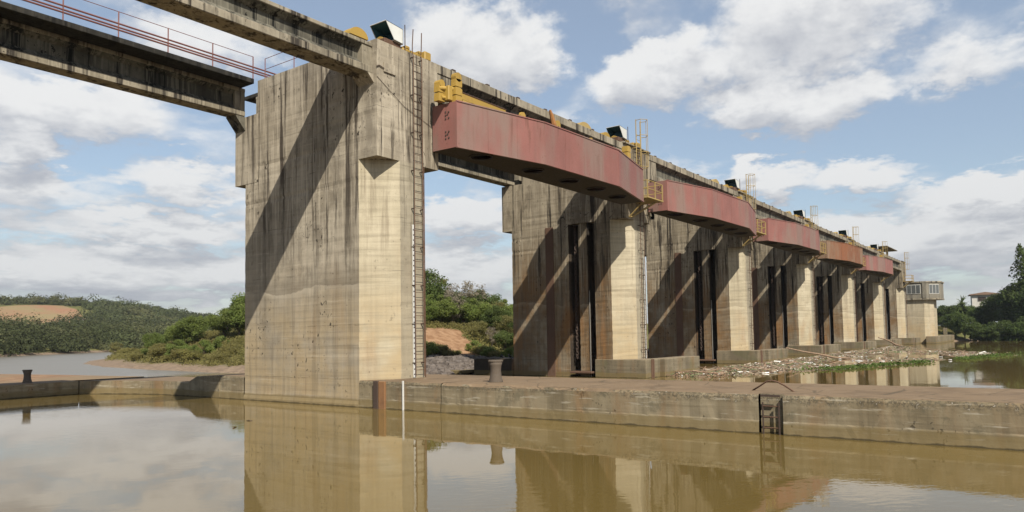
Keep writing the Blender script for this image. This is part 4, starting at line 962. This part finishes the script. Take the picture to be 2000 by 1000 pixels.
def plant(key, x, y, s=1., z=None, sz=None, label=None, group=None):
    nm, lb, cat, grp = TREES[key]
    if SITE[0] and key in LOOK:
        sized = '' if cat in ('shrub', 'bush') else ('tall ' if s > .85 else 'small ' if s < .55 else '')
        lb = sized+LOOK[key]+' '+SITE[0]; grp = lb
    me, tm = PROT[key][trng.randrange(2)]
    if z is None: z = Zat(x, y)-.1
    o = thing(nm, (x, y, z), label or lb, cat, group or grp, trng.uniform(0, 6.28))
    q = sz or s*trng.uniform(.88, 1.12); o.scale = (s, s, q)
    for n_, m_ in (('crown', me), ('trunk', tm)):
        c = bpy.data.objects.new(n_, m_); COL.objects.link(c); c.parent = o
    return o
def at(px, depth):      # ground point in the direction of a bearing, at a distance along the view
    d = fw+r_*((px-1000)/F); return d.x*depth, d.y*depth
# bank seen through the first bay
SITE[0] = 'on the rubble bank seen through the open bay'
for px, dp, key, s in ((838, 84, 'olive', 1.12), (858, 86, 'dark', 1.0), (880, 86, 'dry', 1.05), (900, 88, 'olive', .9), (925, 88, 'dry', 1.0), (945, 89, 'dark', .8), (965, 88, 'olive', .75), (985, 88, 'green', .7), (1000, 88, 'green', .62), (1015, 88, 'green', .7),
                       (842, 76, 'green', .62), (862, 75, 'green', .72), (884, 76, 'dry', .72), (905, 77, 'dark', .65), (925, 76, 'green', .7), (948, 77, 'green', .66), (968, 75, 'dark', .55), (990, 74, 'olive', .55), (1008, 74, 'dark', .55), (935, 70, 'olive', .42), (960, 69, 'dry', .4), (985, 68, 'dark', .42), (1004, 68, 'green', .4),
                       (822, 82, 'dark', 1.1), (826, 72, 'green', .6)):
    x, y = at(px, dp); plant(key, x, y, s)
for px, dp, key, s in ((840, 60, 'shrub', .62), (854, 60, 'shrub', .6), (868, 60, 'shrub', .5), (884, 61, 'shrub', .45), (936, 64, 'shrub', .6), (952, 63, 'bush', .5), (972, 62, 'shrub', .6), (992, 61, 'bush', .5), (924, 65, 'bush', .5), (918, 55, 'shrub', .3), (945, 54, 'shrub', .3), (832, 58, 'bush', .6)):
    x, y = at(px, dp); plant(key, x, y, s)
for i in range(14):
    x, y = at(830+i*13.5+trng.uniform(-4, 4), trng.uniform(77, 83)); plant('bush' if i % 3 else 'shrub', x, y, trng.uniform(.9, 1.25))
# bank left of the near pier
SITE[0] = 'on the low point of land across the river'
for i in range(34):
    px = trng.uniform(225, 500); dp = trng.uniform(96, 140); x, y = at(px, dp)
    plant(trng.choice(('green', 'green', 'olive', 'dark', 'green', 'olive', 'dry')), x, y, trng.uniform(.4, .85)*float(np.interp(px, [225, 330, 480], [.6, .85, 1.1])))
for px, dp, s, k in ((468, 84, .85, 'green'), (440, 86, .8, 'green'), (484, 84, 1.05, 'green'), (375, 88, .8, 'green'), (352, 90, .75, 'green'), (232, 112, .5, 'olive'), (300, 100, .6, 'green')):
    x, y = at(px, dp); plant(k, x, y, s)
for i in range(34):
    px = 250+i*7.0+trng.uniform(-6, 6); dp = np.interp(px, [150, 260, 380, 480], [92, 76, 65, 62])+trng.uniform(0, 24)**1.0; x, y = at(px, dp)
    if Zat(x, y) < .5: continue
    plant(trng.choice(('shrub', 'shrub', 'bush')), x, y, trng.uniform(.45, .85))
SITE[0] = ''
# bank on the right beyond the control room
for px, dp, s, k in ((1836, 172, .9, 'hedge'), (1850, 165, .62, 'hedge'), (1862, 150, .72, 'hedge'), (1880, 146, .75, 'hedge'), (1900, 144, .72, 'hedge'), (1918, 142, .8, 'hedge'), (1938, 141, .85, 'hedge'), (1955, 140, .95, 'hedge'), (1972, 140, 1.05, 'hedge'), (1990, 138, 1.15, 'hedge'), (2008, 138, 1.2, 'hedge'),
                     (1828, 190, .8, 'hedge'), (1868, 176, .85, 'hedge'), (1890, 170, .85, 'hedge'), (1908, 160, .8, 'hedge'), (1925, 160, .85, 'hedge'), (1950, 156, 1.15, 'hedge'), (1968, 154, 1.35, 'hedge'), (1985, 152, 1.5, 'hedge'), (2005, 150, 1.6, 'hedge'), (2025, 145, 1.5, 'hedge'), (2045, 140, 1.3, 'hedge')):
    x, y = at(px, dp)
    wh = ('close beside the control room' if px < 1858 else 'below the spiky tree' if px < 1905 else ('on the water side of the white house' if dp < 150 else 'next to the white house') if px < 1948 else ('at the waterside under the tall feathery tree' if dp < 145 else 'around the trunk of the tall feathery tree'))
    plant(k, x, y, s, label='dark green bank tree '+wh, group='bank trees '+wh)
x, y = at(2034, 150); plant('weep', x, y, 1.6, sz=1.7)
# spiky tree beside the white house
def spiky():
    x, y = at(1880, 168); z = Zat(x, y); o = thing('spiky_tree', (x, y, z-2.2), 'spiky dark tree with drooping fronds beside the white house', 'tree')
    MB().tube([(0, 0, -1), (.1, .1, 4.5), (0, .2, 8.2)], [.22, .18, .12], 8).build('trunk', 'bark', o)
    mb = MB(); rg = random.Random(8)
    for i in range(120):
        a = rg.uniform(0, 6.3); e = rg.uniform(-.5, 1.2); L = rg.uniform(1.6, 2.9); z0 = rg.uniform(5.4, 8.2); d = Vector((math.cos(a), math.sin(a), 0))
        pts = [Vector((0, .2, z0))+d*L*t_*math.cos(e)+Vector((0, 0, L*(math.sin(e)*t_-.35*t_*t_))) for t_ in (0, .35, .7, 1)]
        s_ = Vector((-d.y, d.x, 0))*.17
        for j in range(3): mb.add([pts[j]-s_*(1-.25*j), pts[j]+s_*(1-.25*j), pts[j+1]+s_*(.75-.25*j), pts[j+1]-s_*(.75-.25*j)], [(0, 1, 2, 3)])
    mb.build('crown', 'leaf_dark', o)
spiky()

# rubble on the bank beneath the red soil
mb = MB(); rg = random.Random(21)
for i in range(3600):
    px = rg.uniform(815, 1010); dp = rg.uniform(46, 60); x, y = at(px, dp); z = Zat(x, y)
    if z < -.1 or (px < 890 and dp > 57): continue
    s_ = rg.choice((.12, .18, .25, .4))*rg.uniform(.7, 1.3); a = rg.uniform(0, 3)
    vs = [(x+s_*rg.uniform(.6, 1.1)*math.cos(a+q)*(.7 if j else 1), y+s_*rg.uniform(.6, 1.1)*math.sin(a+q)*(.7 if j else 1), z+(s_*rg.uniform(.3, .75) if j else -.1)) for j in (0, 1) for q in (0, 1.57, 3.14, 4.71)]
    mb.add(vs, [(4, 5, 6, 7), (0, 1, 5, 4), (1, 2, 6, 5), (2, 3, 7, 6), (3, 0, 4, 7)])
tag(mb.build('rubble', 'rock'), 'grey rubble stones spread on the bank beneath the red soil', 'rubble', kind='stuff')

# scrub and far woods: masses of leaves nobody could count
def mass(name, pts, sizes, leaves, leaf, mat, label, cat, seed, rand=.45):
    r = np.random.default_rng(seed); n = len(pts); k = np.repeat(np.arange(n), leaves); N = len(k)
    q = r.normal(size=(N, 3)); q /= np.linalg.norm(q, axis=1)[:, None]; q[:, 2] = np.abs(q[:, 2])*1.0-.15*r.random(N)
    rr_ = .55+.45*r.random(N)**.5; S_ = sizes[k]; C = pts[k]+q*(rr_[:, None])*S_
    nr = q*.8+r.normal(size=(N, 3))*rand; nr /= np.linalg.norm(nr, axis=1)[:, None]
    a = np.cross(nr, r.normal(size=(N, 3))); a /= np.linalg.norm(a, axis=1)[:, None]; b_ = np.cross(nr, a)
    s_ = (leaf[k] if not np.isscalar(leaf) else np.full(N, leaf))[:, None]*(.6+.8*r.random(N))[:, None]
    V = np.stack([C-a*s_*.5, C+b_*s_*.4, C+a*s_*.55, C-b_*s_*.4], 1).reshape(-1, 3)
    me = bpy.data.meshes.new(name); me.vertices.add(4*N); me.vertices.foreach_set('co', V.ravel().astype(np.float32))
    me.loops.add(4*N); me.loops.foreach_set('vertex_index', np.arange(4*N, dtype=np.int32))
    me.polygons.add(N); me.polygons.foreach_set('loop_start', np.arange(0, 4*N, 4, dtype=np.int32)); me.update(calc_edges=True)
    me.materials.append(MATS[mat]); o = bpy.data.objects.new(name, me); COL.objects.link(o); tag(o, label, cat, kind='stuff')
r = np.random.default_rng(9)
# scrub on the point of land
P_ = []
for i in range(4800):
    px = r.uniform(150, 505); dp = r.uniform(60, 135); x, y = at(px, dp); P_.append((x, y))
for i in range(700):
    px = r.uniform(800, 1020); dp = r.uniform(52, 80); x, y = at(px, dp); P_.append((x, y))
P_ = np.array(P_); zz = height(P_[:, 0], P_[:, 1]); ca, sa = math.cos(.72), math.sin(.72); red = (((P_[:, 0]-49.4)*ca+(P_[:, 1]-43.6)*sa)/5.6)**2+(((P_[:, 1]-43.6)*ca-(P_[:, 0]-49.4)*sa)/2.4)**2 < 1.0+.5*r.random(len(P_))
ok = (zz > .38+.35*r.random(len(zz))) & ~red & ((P_[:, 1] > 52) | (zz > 1.05)); P_ = np.column_stack([P_, zz-.1])[ok]; sz = np.column_stack([.55+.4*r.random(len(P_))]*2+[.3+.55*r.random(len(P_))])
mass('riverside_scrub', P_, sz, 80, .15, 'leaf_scrub', 'low brownish green scrub covering the river bank', 'scrub', 3)
# far bank woods and hills on the left
P_ = []; sz = []; lf = []
while len(P_) < 3400:
    px = r.uniform(-60, 1050) if len(P_) < 900 else r.uniform(-40, 480); dp = 138+r.random()**1.4*640; x, y = at(px, dp)
    if not inside(np.array([x]), np.array([y]), FARB)[0]: continue
    ca, sa = math.cos(-.39), math.sin(-.39); u = ((x-BARE[0])*ca+(y-BARE[1])*sa)/20; v = ((y-BARE[1])*ca-(x-BARE[0])*sa)/38
    if u*u+v*v < 1.05+r.uniform(-.15, .1): continue
    s_ = r.uniform(1.6, 4.2)*(1.5 if r.random() < .2 else 1)*min(1, .6+dp/500)*(.5 if px < 175 and 225 < dp < 330 else 1); P_.append((x, y, Zat(x, y)+.6)); sz.append((s_, s_, s_*r.uniform(.9, 1.35))); lf.append(max(.45, dp/520))
mass('far_woods', np.array(P_), np.array(sz), 210, np.array(lf), 'leaf_far', 'wooded hills beyond the river behind the left bank', 'woods', 4, .22)
# grass strip beside the control room
P_ = np.column_stack([r.uniform(150, 200, 900), r.uniform(16, 40, 900)]); zz = height(P_[:, 0], P_[:, 1]); P_ = np.column_stack([P_, zz])[zz > .6]
mass('bank_grass', P_, np.full((len(P_), 3), .45), 40, .3, 'leaf_scrub', 'tall dry grass on the bank beside the control room', 'grass', 6)

# ------------------------------------------------------------------ houses
def house(x, y, w_, d, h, label, rz, open_=True, z=None):
    z = Zat(x, y) if z is None else z
    o = thing('house', (x, y, z), label, 'house', None, rz)
    MB().box(-d/2, d/2, -w_/2, w_/2, -2, h).build('wall', 'house_wall', o)
    mb = MB(); e = .5; mb.extr([(-w_/2-e, h-.02), (w_/2+e, h-.02), (w_/2+e, h+.16), (0, h+.16+w_*.09), (-w_/2-e, h+.16)], 'x', -d/2-e, d/2+e); mb.build('roof', 'roof_tile', o)
    for yy in (-w_*.27, w_*.12): 
        wn = MB().bbox(-d/2-.06, -d/2+.02, yy-.9, yy+.9, h*.3, h*.82, .02).build('window', 'window_frame', o)
        MB().box(-d/2-.09, -d/2-.062, yy-.78, yy+.78, h*.34, h*.78).build('pane', 'dark_opening', wn)
    return o
x, y = at(1922, 172); house(x, y, 5.2, 6, 2.2, 'white house with low tiled roof among the trees on the right bank', .12, z=7.9)
x, y = at(62, 240); house(x, y, 4.4, 4, 2.2, 'low pale house by the river among the woods, left bank', 1.2, z=4.2)
x, y = at(36, 335); house(x, y, 3.4, 4, 3, 'small white house below the bare red hillside', 1.2, z=9.2)
x, y = at(170, 350); house(x, y, 4, 4, 3, 'small white house among trees right of the bare hillside', 1.2, z=10.2)

# ------------------------------------------------------------------ the air
hz_ = MB().box(-2700, 3900, -2700, 3900, -4.5, 75).build('haze', 'glass'); hz_.data.materials.clear()
hm_ = bpy.data.materials.new('haze_air'); hm_.use_nodes = True; ht = NT(hm_.node_tree); ht.n.clear()
pv = ht.n.new('ShaderNodeVolumePrincipled'); pv.inputs['Color'].default_value = (.80, .87, .97, 1); pv.inputs['Density'].default_value = .00013; pv.inputs['Anisotropy'].default_value = .2
hout = ht.n.new('ShaderNodeOutputMaterial'); ht.l.new(pv.outputs[0], hout.inputs['Volume']); hz_.data.materials.append(hm_); hz_['kind'] = 'stuff'
tag(hz_, 'thin pale haze over the river and far hills', 'haze')
sc.cycles.volume_bounces = 0
